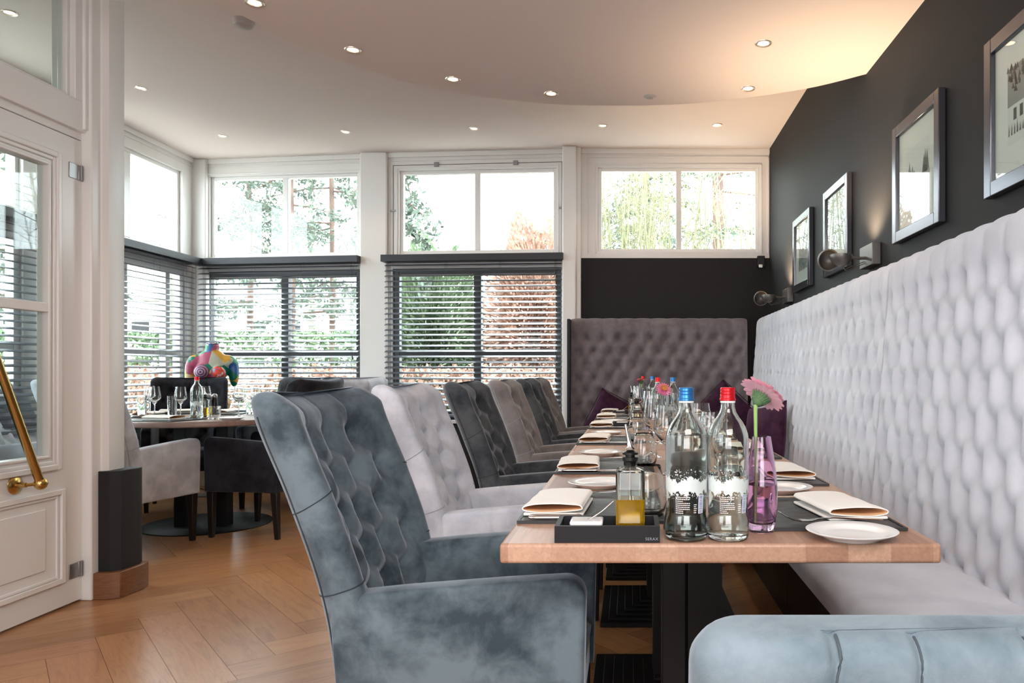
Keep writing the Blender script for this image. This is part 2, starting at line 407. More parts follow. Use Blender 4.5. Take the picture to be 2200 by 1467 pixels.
def facade(name, p0, p1, panes, label, lower=True, extra=0, blab=None, bext=None):
    loc, rz, L = facet(p0, p1); ss = [sray(p, p0, p1) for p in panes]
    a, b = ss[0], ss[-1]; ops = [(a-.03, b+.03, ZT0-.03, ZT1+.03)]
    la, lb = max(a-.09, .03), min(b+.09, L-.03)
    if lower: ops.append((la, lb, ZB, 2.02))
    struct(obj(name, wall_open(L, 0, ZU, ops, mi=lambda z: 1 if z < ZB-.01 and lower else 0), [M['white'], M['charcoal']], loc=loc, rotz=rz))
    mull = [(ss[1]+ss[2])/2]
    window(loc, rz, a-.03, b+.03, ZT0-.03, ZT1+.03, mull, fw=.03, mw=ss[2]-ss[1])
    if lower: window(loc, rz, la, lb, ZB, 2.02, mull, rails=((1.25, .06),), fw=.055, frame_mat='framegrey', mw=.07, y0=.02, y1=.085)
    # casing mouldings around the upper window
    mb = MB(); o = .075
    for i, (d, h) in enumerate(((.055, .012), (.125, .010))):
        x0, x1, z0, z1 = a-d, b+d, ZT0-.045, ZT1+d
        x0 = max(x0, .004); x1 = min(x1, L-.004); t = .012
        mb.box(x0, -h, z0, x0+t, 0, z1); mb.box(x1-t, -h, z0, x1, 0, z1); mb.box(x0, -h, z1-t, x1, 0, z1)
    mb.box(.0, -.02, ZU-.045, L, 0, ZU)
    tn[0] += 1; struct(obj('trim_%d' % tn[0], mb, M['white'], loc=loc, rotz=rz, bevel=.003))
    return loc, rz, L, a, b, la, lb
tn = [0]
def trim(mb, m, **kw): tn[0] += 1; return struct(obj('trim_%d' % tn[0], mb, m, **kw))
fB = facade('wall_back_left', B0, B1, (456, 603, 615, 763), 'b')
nC = wn[0]+1
fC = facade('wall_back_middle', C0, C1, (864, 1018, 1030, 1188), 'c')
fD = facade('wall_back_right', D0, D1, (1292, 1453, 1464.5, 1624), 'd', lower=False)
# hinged sash outline and catches on the middle transom window
loc, rz, L = facet(C0, C1); a, b = fC[3], fC[4]
g = MB(); g.box(a-.085, -.003, ZT1+.075, b+.085, .001, ZT1+.079); g.box(a-.085, -.003, ZT0-.04, a-.081, .001, ZT1+.079); g.box(b+.081, -.003, ZT0-.04, b+.085, .001, ZT1+.079)
trim(g, M['charcoal'], loc=loc, rotz=rz)
for px in (938, 1108):
    s_ = sray(px, C0, C1); h = obj('window_hinge', MB().box(s_-.022, -.014, ZT1+.055, s_+.022, 0, ZT1+.098), M['darksteel'], bpy.data.objects['window_%d' % nC], bevel=.004)
for s_ in (a-.083, b+.083):
    h = obj('window_catch', MB().box(s_-.028, -.012, 2.54, s_+.028, 0, 2.556), M['darksteel'], bpy.data.objects['window_%d' % nC], bevel=.003)
# posts between the facets
for x0, x1, y0 in ((-2.462, -2.214, 6.985), (-.602, -.478, 6.79)):
    trim(MB().box(x0, y0, 0, x1, 7.14, ZU), M['white'], bevel=.012)
trim(MB().box(XL-.01, 7.20, 0, XL+.13, 7.36, ZU), M['white'], bevel=.01)
trim(MB().box(-.478, 6.84, 0, -.44, 6.96, ZU), M['white'], bevel=.004)
# black lower wall panel of the right bay
struct(obj('wall_back_panel', MB().box(-.478, YW-.015, 0, XW, YW-.001, 2.095), M['black']))
# left window wall
loc, rz, L = facet(A0, A1); oy = 2.0
ops = [(5.55-oy, 7.05-oy, ZT0-.03, ZT1+.03), (5.55-oy, 7.10-oy, ZB, 2.02), (3.75-oy, 5.2-oy, ZT0-.03, ZT1+.03), (3.75-oy, 5.2-oy, ZB, 2.02)]
struct(obj('wall_left', wall_open(L, 0, ZU, ops, mi=lambda z: 1 if z < ZB-.01 else 0), [M['white'], M['charcoal']], loc=loc, rotz=rz))
window(loc, rz, 5.55-oy, 7.05-oy, ZT0-.03, ZT1+.03, [6.32-oy], fw=.03, mw=.09)
window(loc, rz, 5.55-oy, 7.10-oy, ZB, 2.02, [6.28-oy, 6.86-oy], rails=((1.25, .06),), fw=.055, frame_mat='white', mw=.06, y0=.02)
window(loc, rz, 3.75-oy, 5.2-oy, ZT0-.03, ZT1+.03, [4.47-oy], fw=.03, mw=.09)
window(loc, rz, 3.75-oy, 5.2-oy, ZB, 2.02, [4.47-oy], rails=((1.25, .06),), fw=.055, frame_mat='white', mw=.06, y0=.02)
trim(MB().box(0, -.02, ZU-.045, L, 0, ZU).box(0, -.012, ZT1+.11, L, 0, ZT1+.122), M['white'], loc=loc, rotz=rz, bevel=.003)
blind(loc, rz, 5.52-oy, 7.08-oy, 'charcoal slatted blind on the left side window, meeting the corner')
blind(loc, rz, 3.72-oy, 5.36-oy, 'charcoal slatted blind seen through the glass of the white door')
blind(fB[0], fB[1], sray(436, B0, B1)+.02, sray(779, B0, B1), 'charcoal slatted blind behind the painted torso, left one of the back wall')
blind(fC[0], fC[1], sray(833, C0, C1)+.01, sray(1210, C0, C1), 'charcoal slatted blind on the middle window, behind the row of chairs')
for nm, f_ in (('b', fB), ('c', fC)):
    trim(MB().box(.03, -.06, ZB-.05, f_[2]-.03, 0, ZB-.02), M['whitegloss'], loc=f_[0], rotz=f_[1], bevel=.004)

# ---- glazed partition with the white door on the left
# door leaf local coords: world axes, face at x = XD
door = struct(empty('door_1', (0, 0, 0)))
yh, yl = 3.60, 2.68; t = .045
def rect_ring(mb, y0, y1, z0, z1, w, x0, x1):
    mb.box(x0, y0, z0, x1, y0+w, z1); mb.box(x0, y1-w, z0, x1, y1, z1); mb.box(x0, y0+w, z0, x1, y1-w, z0+w); mb.box(x0, y0+w, z1-w, x1, y1-w, z1)
gy0, gy1, gz0, gz1 = 2.86, 3.40, .69, 2.0
m_ = MB(); m_.box(XD-t, gy1, .012, XD, yh, 2.15); m_.box(XD-t, yl, .012, XD, gy0, 2.15); m_.box(XD-t, gy0, gz1, XD, gy1, 2.15); m_.box(XD-t, gy0, .012, XD, gy1, gz0)
obj('door_leaf', m_, M['whitegloss'], door)
m_ = MB(); rect_ring(m_, gy0, gy1, gz0, gz1, .014, XD-t-.004, XD+.008); rect_ring(m_, gy0-.055, gy1+.055, gz0-.055, gz1+.055, .026, XD, XD+.017); rect_ring(m_, gy0-.03, gy1+.03, gz0-.03, gz1+.03, .018, XD, XD+.009)
m_.box(XD-.03, gy0+.01, 1.335, XD+.006, gy1-.01, 1.378); obj('glazing_moulding', m_, M['whitegloss'], door, bevel=.006, segs=3)
m_ = MB(); rect_ring(m_, gy0-.06, gy1+.075, .12, .545, .024, XD, XD+.018); rect_ring(m_, gy0-.035, gy1+.045, .145, .52, .014, XD, XD+.009); m_.box(XD, gy0+.03, .20, XD+.006, gy1-.03, .47)
obj('panel_moulding', m_, M['whitegloss'], door, bevel=.006, segs=3)
obj('glass_pane', MB().box(XD-.024, gy0+.005, gz0+.005, XD-.018, gy1-.005, gz1-.005), M['pane'], door)
for z in (2.0, .155):
    m_ = MB().box(XD-.002, yh-.085, z-.035, XD+.004, yh-.022, z+.035).box(XD-.03, yh-.028, z-.035, XD+.006, yh+.008, z+.035)
    m_.tube([(XD+.006, yh-.01, z-.036), (XD+.006, yh-.01, z+.036)], .006, 10); obj('hinge', m_, M['darksteel'], door, bevel=.002)
# brass bar handle
pa = Vector((XD+.075, 3.25, .600)); pb = Vector((XD+.075, 2.98, 1.22))
h = MB().tube([pa, pb], .017, 20); obj_h = obj('handle_bar', h, M['brass'], door, smooth=40)
for p in (pa, pb):
    m_ = MB(); R = Matrix.Rotation(PI/2, 4, 'Y')
    m_.lathe([(0, 0), (.038, 0), (.040, .003), (.036, .008), (.012, .012), (.010, .05), (0, .055)], (XD, p.y-.045 if p is pa else p.y, p.z), 28, M=R)
    m_.tube([(XD+.05, p.y-.045 if p is pa else p.y, p.z), p], .007, 10)
    m_.lathe([(0, -.027), (.012, -.024), (.022, -.015), (.027, 0), (.022, .015), (.012, .024), (0, .027)], p, 24)
    obj('handle_mount', m_, M['brass'], door, smooth=50)
# partition frame round the door: head rail, jamb, transom glazing
struct(obj('wall_left_partition', MB().box(XD-.09, 3.53, 2.33, XD+.02, 3.66, ZU).box(XD-.09, 2.55, 2.19, XD+.02, 3.66, 2.33).box(XD-.09, 2.55, 2.155, XD-.002, 3.66, 2.20).box(XD-.09, 3.605, 0, XD+.003, 3.66, 2.2).box(XD-.09, 2.55, 0, XD, 2.675, 2.2).box(XD-.09, 2.55, 2.33, XD, 2.62, ZU), M['whitegloss'], bevel=.003))
trim(MB().box(XD-.02, 3.60, 0, XD+.045, 3.67, ZU).box(XD-.02, 3.575, 2.2, XD+.032, 3.61, ZU), M['whitegloss'], bevel=.006)
wt = struct(empty('window_9')); obj('glass_pane', MB().box(XD-.03, 2.62, 2.33, XD-.024, 3.53, ZU-.01), M['pane'], wt)
m_ = MB(); rect_ring(m_, 2.62, 3.53, 2.33, ZU-.002, .02, XD-.05, XD-.005); obj('window_frame', m_, M['whitegloss'], wt, bevel=.004)
# end post, its charcoal cover and wooden foot
def prism(pts, z0, z1): 
    n = len(pts); mb = MB(); mb.v = [(x, y, z0) for x, y in pts]+[(x, y, z1) for x, y in pts]
    mb.f = [tuple(reversed(range(n))), tuple(range(n, 2*n))]+[(i, (i+1) % n, n+(i+1) % n, n+i) for i in range(n)]; mb.m = [0]*len(mb.f); return mb
def post(e): return [(-2.605, 3.665-e), (-2.505+e*.2, 3.665-e), (-2.482+e, 3.685-e*.6), (-2.482+e, 3.80), (-2.50, 3.83+e), (-2.605, 3.83+e)]
trim(prism([(-2.605, 3.66), (-2.515, 3.66), (-2.497, 3.68), (-2.497, 3.79), (-2.51, 3.81), (-2.605, 3.81)], 0, ZU), M['white'], bevel=.003)
trim(prism([(-2.60, 3.645), (-2.47, 3.645), (-2.435, 3.675), (-2.425, 3.80), (-2.44, 3.84), (-2.60, 3.84)], .12, .60), M['charcoal'], bevel=.003)
trim(prism([(-2.60, 3.61), (-2.462, 3.612), (-2.415, 3.64), (-2.405, 3.79), (-2.42, 3.86), (-2.60, 3.86)], 0, .125), M['woodbase'], bevel=.004)

# ================================================================== CEILING FITTINGS
dl = empty('ceiling_spotlight'); prof = [(.027, -.012), (.036, -.001), (.040, -.003), (.040, .001), (.036, .003)]
obj('trim_ring', MB().lathe([(.026, .004), (.029, -.003), (.038, -.005), (.041, -.001), (.041, .002)], n=28), M['lampring'], dl, smooth=40)
obj('lamp_lens', MB().lathe([(0, -.002), (.02, -.0025), (.028, .001)], n=24), M['lamp'], dl, smooth=60)
pdl = Proto(dl)
spots = [(302, 189, ZU), (478, 292, ZU), (742, 283, ZU), (1018, 276, ZU), (1295, 270, ZU), (1541, 268, ZU), (547, 6, ZS), (758, 107, ZS), (973, 170, ZS), (1184, 201, ZS), (1607, 190, ZS), (1640, 93, ZS), (20, 27, ZU)]
names = ['first from the white post on the upper ceiling', 'second from the white post, by the left windows', 'third on the upper ceiling, above the left blind', 'fourth on the upper ceiling, above the middle window', 'fifth on the upper ceiling, near the middle post', 'last on the upper ceiling, beside the black wall', 'on the lowered ceiling beside the smoke detector', 'on the lowered ceiling, second along the curved edge', 'on the lowered ceiling, third along the curved edge', 'on the lowered ceiling, fourth along the curved edge', 'on the lowered ceiling near its curved edge by the black wall', 'on the lowered ceiling, closest of those by the black wall', 'seen through the glass above the door']
for (px, py, z), nm in zip(spots, names):
    q = onz(px, py, z); o = pdl.get((q.x, q.y, z)); tag(o, 'small round recessed spotlight, '+nm, 'ceiling light', 'recessed ceiling spotlights')
    light('spot_beam', 'SPOT', (q.x, q.y, z-.03), 9, (1, .74, .5), spot=(1.9, .6), radius=.03, aim=(q.x, q.y, 0))
q = onz(523, 44, ZU); sd = empty('smoke_detector', (q.x, q.y, ZU)); tag(sd, 'round smoke detector beside the curved ceiling edge, partly hidden by it', 'smoke detector')
obj('housing', MB().lathe([(0, -.045), (.03, -.044), (.05, -.034), (.056, -.015), (.06, 0)], n=32), mat('grey_plastic', (.42, .38, .35), .5), sd, smooth=40)
q = onz(1396, 207, ZS); sd = empty('ceiling_sensor', (q.x, q.y, ZS)); tag(sd, 'flat unlit round sensor on the lowered ceiling, near its front edge', 'sensor')
obj('housing', MB().lathe([(0, -.012), (.02, -.011), (.032, -.004), (.036, 0)], n=24), mat('grey_plastic_sensor', (.35, .33, .31), .5), sd, smooth=40)

# ================================================================== TUFTED UPHOLSTERY
def tuft(u, v, pu, pv, H, K, p=.65, rad=.028, C=.0035):
    a = u/pu+v/pv; b = u/pu-v/pv; sa = abs(math.sin(PI*a)); sb = abs(math.sin(PI*b))
    h = H*(sa*sb)**p; ra = a-round(a); rb = b-round(b); r2 = ((ra+rb)/2*pu)**2+((ra-rb)/2*pv)**2
    cr = math.exp(-(ra/.05)**2)*math.cos(PI*b)**4+.7*math.exp(-(rb/.05)**2)*math.cos(PI*a)**4
    return h-K*math.exp(-r2/(rad*rad))-.35*K*math.exp(-r2/.0001)-C*cr
def tuft_band(u, v, vtop, pu, pv, H, K, p=.65, rad=.028, C=.0035):
    """v measured up from the first row; above vtop the folds run straight up to the edge"""
    if v <= vtop: return tuft(u, v, pu, pv, H, K, p, rad, C)
    f = min(1, (v-vtop)/.07); f = f*f*(3-2*f); t = u/pu; w = abs(math.sin(PI*t)); g = t-round(t)
    h1 = H*(.35+.6*w**.6)-C*1.6*math.exp(-(g*pu/.006)**2)*max(0, 1-(v-vtop)/.13)
    return tuft(u, vtop+(v-vtop)*.6, pu, pv, H, K, p, rad, C)*(1-f)+h1*f
def bench_unit(label, group, matv, mapf, u0, u1, Xb, Xt, zb=.40, zt=1.545, seat=True, piping=False, du=.0125, phase=0, seat_u=None):
    """mapf(u, off, z) -> world point; off = distance of the surface out from the wall line measured as X coordinate"""
    r = empty('banquette_bench', mapf((u0+u1)/2, Xb, 0)); tag(r, label, 'bench', group); inv = Vector(r.location)
    nu = max(8, int((u1-u0)/du)); prof = []
    nz = 84
    for i in range(nz+1): z = zb+(zt-.055-zb)*i/nz; prof.append((Xb+(Xt-Xb)*(z-zb)/(zt-zb), z, 1.0, 0.0))
    for i in range(1, 9):
        a = PI*i/8; prof.append((Xt+.052-.052*math.cos(a)-.004, zt-.055+.055*math.sin(a), max(0, math.cos(a/2)), math.sin(a)))
    for z in (1.2, .8, zb): prof.append((XW-.01 if False else Xt+.10, z, 0, 0))
    pu, pv = .142, .236; vtop = zt-.17; G = []
    for i in range(nu+1):
        u = u0+(u1-u0)*i/nu; row = []; e = min(u-u0, u1-u); er = .007*math.exp(-(e/.012)**2); ek = min(1, e/.035)
        for (x, z, w, wz) in prof:
            h = tuft_band(u-phase, z-vtop, 0.0, pu, pv, .014, .026, .9, .036, .0045)-.004 if w > 0 else 0
            h = h*ek+.002*(1-ek)
            if z < zb+.06: h *= max(0, (z-zb)/.06)
            d = w*h-er*(1 if w > 0 or wz > 0 else 0)
            row.append(mapf(u, x-d, z+wz*(h-er)*.5)-inv)
        G.append(row)
    mb = MB().grid(G)
    for i, row in ((0, G[0]), (nu, G[-1])):
        ci = len(mb.v); mb.v.append(tuple(sum((Vector(p) for p in row), Vector())/len(row)))
        n = len(row)
        for j in range(n): mb.f.append((ci, i*n+j, i*n+(j+1) % n) if i else (ci, i*n+(j+1) % n, i*n+j)); mb.m.append(0)
    obj('tufted_backrest', mb, matv, r, smooth=180)
    if seat:
        s0, s1 = seat_u or (u0, u1); G = []; nu = max(8, int((s1-s0)/.03)); xf, xb, z0, z1, rr = seat
        pr = [(xb, z0), (xf+rr, z0)]+[(xf+rr-rr*math.sin(a), z0+rr-rr*math.cos(a)) for a in np.linspace(0, PI/2, 5)[1:]]+[(xf+rr-rr*math.cos(a), z1-rr+rr*math.sin(a)) for a in np.linspace(0, PI/2, 7)]+[(xf+(xb-xf)*k, z1) for k in (.2, .35, .5, .65, .8, .9, 1)]
        for i in range(nu+1):
            u = s0+(s1-s0)*i/nu; e = min(u-s0, s1-u); er = .012*math.exp(-(e/.02)**2); row = []
            for x, z in pr:
                k = (x-xf)/(xb-xf); puff = .012*math.sin(PI*min(1, max(0, k)))+.002*math.sin(u*37+x*9)*math.sin(u*11+2) if z > z1-.01 else 0
                row.append(mapf(u, x+(er if x < xf+rr else 0), z+puff-(er if z > z1-.03 else 0))-inv)
            G.append(row)
        mb = MB().grid(G)
        for i, row in ((0, G[0]), (nu, G[-1])):
            ci = len(mb.v); mb.v.append(tuple(sum((Vector(p) for p in row), Vector())/len(row))); n = len(row)
            for j in range(n): mb.f.append((ci, i*n+j, i*n+(j+1) % n) if i else (ci, i*n+(j+1) % n, i*n+j)); mb.m.append(0)
        obj('seat_cushion', mb, matv, r, smooth=60)
        a_, b_ = mapf(s0+.004, xf+.09, 0), mapf(s1-.004, xb+.06, z0)
        obj('plinth', MB().box(a_[0]-inv[0], a_[1]-inv[1], 0, b_[0]-inv[0], b_[1]-inv[1], z0-.002), M['legwood'], r, bevel=.003)
    return r
mr = lambda u, x, z: Vector((x, u, z))
XB, XT = 1.025, 1.115
seatp = (.585, 1.06, .335, .452, .045)
bench_unit('silver velvet buttoned wall bench, unit closest to the near end of the long table', 'silver bench along the black wall', V['bench'], mr, 1.42, 3.30, XB, XT, seat=seatp)
bench_unit('silver velvet buttoned wall bench, middle unit below the second wall lamp', 'silver bench along the black wall', V['bench'], mr, 3.30, 5.18, XB, XT, seat=seatp, du=.014)
bench_unit('silver velvet buttoned wall bench, far unit running into the back corner', 'silver bench along the black wall', V['bench'], mr, 5.18, 6.74, XB, XT, seat=seatp, du=.016, seat_u=(5.18, 6.30))
mk = lambda u, y, z: Vector((u, y, z))
bb = bench_unit('mauve-grey buttoned bench against the back wall, behind the far table end', None, V['benchdark'], mk, -.52, 1.03, 6.70, 6.755, zt=1.545, du=.0125, phase=.04, seat=(6.30, 6.72, .285, .452, .05))
obj('end_board', MB().box(-.548-bb.location[0], 6.66-bb.location[1], 0, -.522-bb.location[0], 6.86-bb.location[1], 1.535), M['matteblack'], bb, bevel=.002)
o = obj('edge_strip', MB().box(-.575, 6.78, 0, -.55, 6.80, 1.535), M['whitegloss']); o.name = 'trim_20'; struct(o)

# ---- armchair with winged buttoned back, facing local +x
def interp(z, pts):
    for (a, va), (b, vb) in zip(pts, pts[1:]):
        if z <= b: t = (z-a)/(b-a); t = max(0, min(1, t)); return va+(vb-va)*t
    return pts[-1][1]
def smoothpts(z, pts):      # catmull through knots
    zs = [p[0] for p in pts]; i = 0
    while i < len(zs)-2 and z > zs[i+1]: i += 1
    t = max(0, min(1, (z-zs[i])/(zs[i+1]-zs[i]))); p = [pts[min(max(j, 0), len(pts)-1)][1] for j in (i-1, i, i+1, i+2)]
    return .5*((2*p[1])+(-p[0]+p[2])*t+(2*p[0]-5*p[1]+4*p[2]-p[3])*t*t+(-p[0]+3*p[1]-3*p[2]+p[3])*t**3)
def back_mesh(fine=True):
    lean = [(.30, -.245), (.46, -.252), (.62, -.278), (.80, -.338), (1.0, -.415), (1.05, -.435)]
    W_ = .272; nf = 96 if fine else 44; ns = 8; loops = []; nz = 110 if fine else 48
    zs = [.30+(.985-.30)*i/nz for i in range(nz+1)]
    def section(z, shrink, droptop):
        T = .098; rr = min(.038, .038); pts = []; x0 = smoothpts(z, lean)
        W2 = W_+(.012 if z > .7 else .012*max(0, (z-.45)/.25))-shrink; T2 = T-2*shrink; rr = min(rr, T2/2-.001)
        half = []
        # loop: front face from v=-W to W, round, rear face back
        for i in range(nf+1):
            v = -(W2-rr)+2*(W2-rr)*i/nf; half.append((T2, v, 'f'))
        for k in range(1, ns): a = PI/2*k/ns; half.append((T2-rr+rr*math.cos(a), W2-rr+rr*math.sin(a), 's'))
        for k in range(0, ns+1): a = PI/2*k/ns; half.append((rr-rr*math.sin(a), W2-rr+rr*math.cos(a), 's'))
        for i in range(1, 8): v = (W2-rr)-2*(W2-rr)*i/8; half.append((0, v, 'r'))
        for k in range(0, ns+1): a = PI/2*k/ns; half.append((rr-rr*math.cos(a), -(W2-rr)-rr*math.sin(a), 's'))
        for k in range(0, ns): a = PI/2*k/ns; half.append((T2-rr+rr*math.sin(a), -(W2-rr)-rr*math.cos(a), 's'))
        for x, v, s_ in half:
            q = 1-(v/W_)**2; cc = .058*interp(z, [(.30, .2), (.50, .6), (.75, 1), (1.1, 1)])
            xx = x0+shrink+x-cc*max(q, -.1)
            if s_ == 'f' and z > .45:
                fade = min(1, (W2-rr-abs(v))/.05)*min(1, (z-.45)/.04)
                h = tuft_band(v, z-.918, 0.0, .128, .172, .010, .026, .9, .034, .0045)
                xx += fade*h-.012*fade
                if x == T2 and shrink > 0: pass
            yield (xx, v, z-droptop*0)
    for z in zs: loops.append([p for p in section(z, 0, 0)])
    r_ = .049
    for k in range(1, 9):
        a = PI/2*k/8; sh = r_*(1-math.cos(a)) if k < 8 else r_*.93; z = .985+.05*math.sin(a); loops.append([p for p in section(z, sh*.96, 0)])
    # crown: dips a little in the middle
    out = []
    for L in loops: out.append([(x, v, z-max(0, (z-.80)/.25)*.020*(1-(v/W_)**2)) for x, v, z in L])
    return MB().loft(out, True)
def arm_mesh(side):
    # rounded side panel: outline in x-z, thickness in y
    y0, y1 = (.205, .275) if side > 0 else (-.275, -.205)
    out = [(-.23, .30), (.235, .30)]; r = .04
    for k in range(7): a = PI/2*k/6; out.append((.262-r+r*math.cos(a)+0*(k), .652-r+r*math.sin(a)))
    out = [(-.235, .30), (.255, .30)]+[(.262-r+r*math.cos(PI/2*k/6), .652-r+r*math.sin(PI/2*k/6)) for k in range(7)]+[(.1, .645), (-.1, .630), (-.20, .620), (-.26, .618)]
    cx = sum(p[0] for p in out)/len(out); cz = sum(p[1] for p in out)/len(out)
    rr = .014; loops = []
    for t_, sh in ((0, rr), (.15, .45*rr), (.5, .12*rr), (1, 0)):
        y = y0+rr*t_; loops.append([(x-(x-cx)/abs(x-cx)*sh, y, z-(z-cz)/abs(z-cz)*sh) for x, z in out])
    for t_, sh in ((1, 0), (.5, .12*rr), (.15, .45*rr), (0, rr)):
        y = y1-rr*t_; loops.append([(x-(x-cx)/abs(x-cx)*sh, y, z-(z-cz)/abs(z-cz)*sh) for x, z in out])
    return MB().loft(loops, True)
MESH_BACK = back_mesh(True).mesh('chair_back_shape', [V['slate']], 180)
MESH_BACK_S = back_mesh(False).mesh('chair_back_far_shape', [V['slate']], 180)
def recolor(me, m): c = me.copy(); c.materials.clear(); c.materials.append(m); return c
def make_armchair(vel, pip, fine=True):
    r = empty('armchair'); v = V[vel]
    obj('backrest', recolor(MESH_BACK if fine else MESH_BACK_S, v), None, r)
    for s_ in (-1, 1): obj('armrest', arm_mesh(s_), v, r, smooth=50)
    mb = MB().box(-.2, -.208, .30, .245, .208, .415); obj('seat_frame', mb, v, r, bevel=.012)
    G = []
    for i in range(13):
        row = []
        for j in range(13):
            a, b = i/12, j/12; ed = min(1, min(a, 1-a)*9)*min(1, min(b, 1-b)*9); row.append((-.19+.44*a, -.203+.406*b, .405+.055*ed**.5+.008*math.sin(PI*a)*math.sin(PI*b)))
        G.append(row)
    obj('seat_cushion', MB().grid(G), v, r, smooth=180)
    for sx, sy in ((-1, -1), (-1, 1), (1, -1), (1, 1)):
        mb = MB().frust((sx*.225+(-.012 if sx < 0 else .0)-(.03 if sx < 0 else 0)*0, sy*.24, 0), (.014, .014), (sx*.222, sy*.243, .302), (.022, .022)); lg = obj('leg', mb, M['legwood'], r, bevel=.003)
        obj('glide', MB().lathe([(0, -.0), (.011, 0), (.011, .004), (0, .004)], (sx*.225+(-.012 if sx < 0 else 0), sy*.24, 0), 10), M['darksteel'], lg)
    # seams: across each wing, where back meets arm, down the rear corner
    lean = [(.30, -.245), (.46, -.252), (.62, -.278), (.80, -.338), (1.0, -.415), (1.05, -.435)]
    def side_pt(t, z, off=.0006):
        x0 = smoothpts(z, lean); W2 = .272+(.012 if z > .7 else .012*max(0, (z-.45)/.25)); rr = .038
        if t < 0: a = -t*PI/2; lx, v_ = rr-rr*math.sin(a)-off*math.sin(a), W2-rr+(rr+off)*math.cos(a)
        elif t > 1: a = (t-1)*PI/2; lx, v_ = .098-rr+(rr+off)*math.sin(a), W2-rr+(rr+off)*math.cos(a)
        else: lx, v_ = rr+(.098-2*rr)*t, W2+off
        q = 1-(v_/.272)**2; cc = .058*interp(z, [(.30, .2), (.50, .6), (.75, 1), (1.1, 1)])
        return (x0+lx-cc*max(q, -.1), v_, z-max(0, (z-.80)/.25)*.020*(1-(v_/.272)**2))
    ts = [q for q in np.linspace(-1, 2, 25)]
    for s_ in (-1, 1):
        mb = MB(); fl = lambda p: (p[0], s_*p[1], p[2])
        lxf = lambda t: .038-.038*math.sin(-t*PI/2) if t < 0 else (.06+.038*math.sin((t-1)*PI/2) if t > 1 else .038+.022*t)
        mb.tube([fl(side_pt(t, .780+.50*lxf(t))) for t in ts], .0011, 6); mb.tube([fl(side_pt(t, .614+.30*lxf(t))) for t in ts], .0013, 6)
        mb.tube([fl(side_pt(-.55, z)) for z in np.linspace(.32, .98, 24)], .0016, 6)
        obj('seam_piping', mb, M[pip], r, smooth=60)
    return r
protos = {k: Proto(make_armchair(k, p, f)) for k, p, f in (('slate', 'piping_d', True), ('light', 'piping_l', True), ('dark', 'piping_d', True), ('taupe', 'piping_l', True))}
G1 = 'armchairs along the long table'
row = [('slate', -.352, 1.822, 0, 'slate-blue velvet buttoned armchair, large one closest to the camera'),
       ('light', -.405, 2.71, 1, 'pale grey velvet buttoned armchair between the slate and charcoal ones at the long table'),
       ('dark', -.375, 3.56, 0, 'charcoal velvet buttoned armchair, third along the long table'),
       ('taupe', -.345, 4.46, 0, 'taupe velvet buttoned armchair, fourth along the long table'),
       ('dark', -.325, 5.28, 0, 'dark velvet armchair, fifth along the long table'),
       ('taupe', -.335, 5.97, -1, 'taupe armchair at the far end of the row, before the back bench')]
for vel, x, y, rz, lb in row:
    tag(protos[vel].get((x, y, 0), math.radians(rz)), lb, 'armchair', G1)
# round-table armchairs
TC = Vector((-2.98, 5.42, 0)); G2 = 'armchairs around the round table'
pb = Proto(make_armchair('black', 'piping_d', True))
def rt(vel, x, y, deg, lb): tag((protos[vel] if vel in protos else pb).get((x, y, 0), math.radians(deg)), lb, 'armchair', G2)
rt('light', -3.075, 4.73, 76, 'light grey armchair with side to the white post, front of the round table')
rt('black', -2.46, 5.19, 172, 'black armchair at the right front of the round table, beside the slate chair')
rt('dark', -2.78, 6.22, 262, 'charcoal armchair on the far right side of round table, back top showing')
rt('black', -3.56, 6.15, 295, 'black armchair in front of the painted torso, facing the camera')
rt('light', -2.25, 6.45, 300, 'pale grey armchair on the far side, mostly hidden by the slate chair')
rt('light', -3.76, 5.02, 12, 'grey buttoned armchair seen through the glass of the white door')

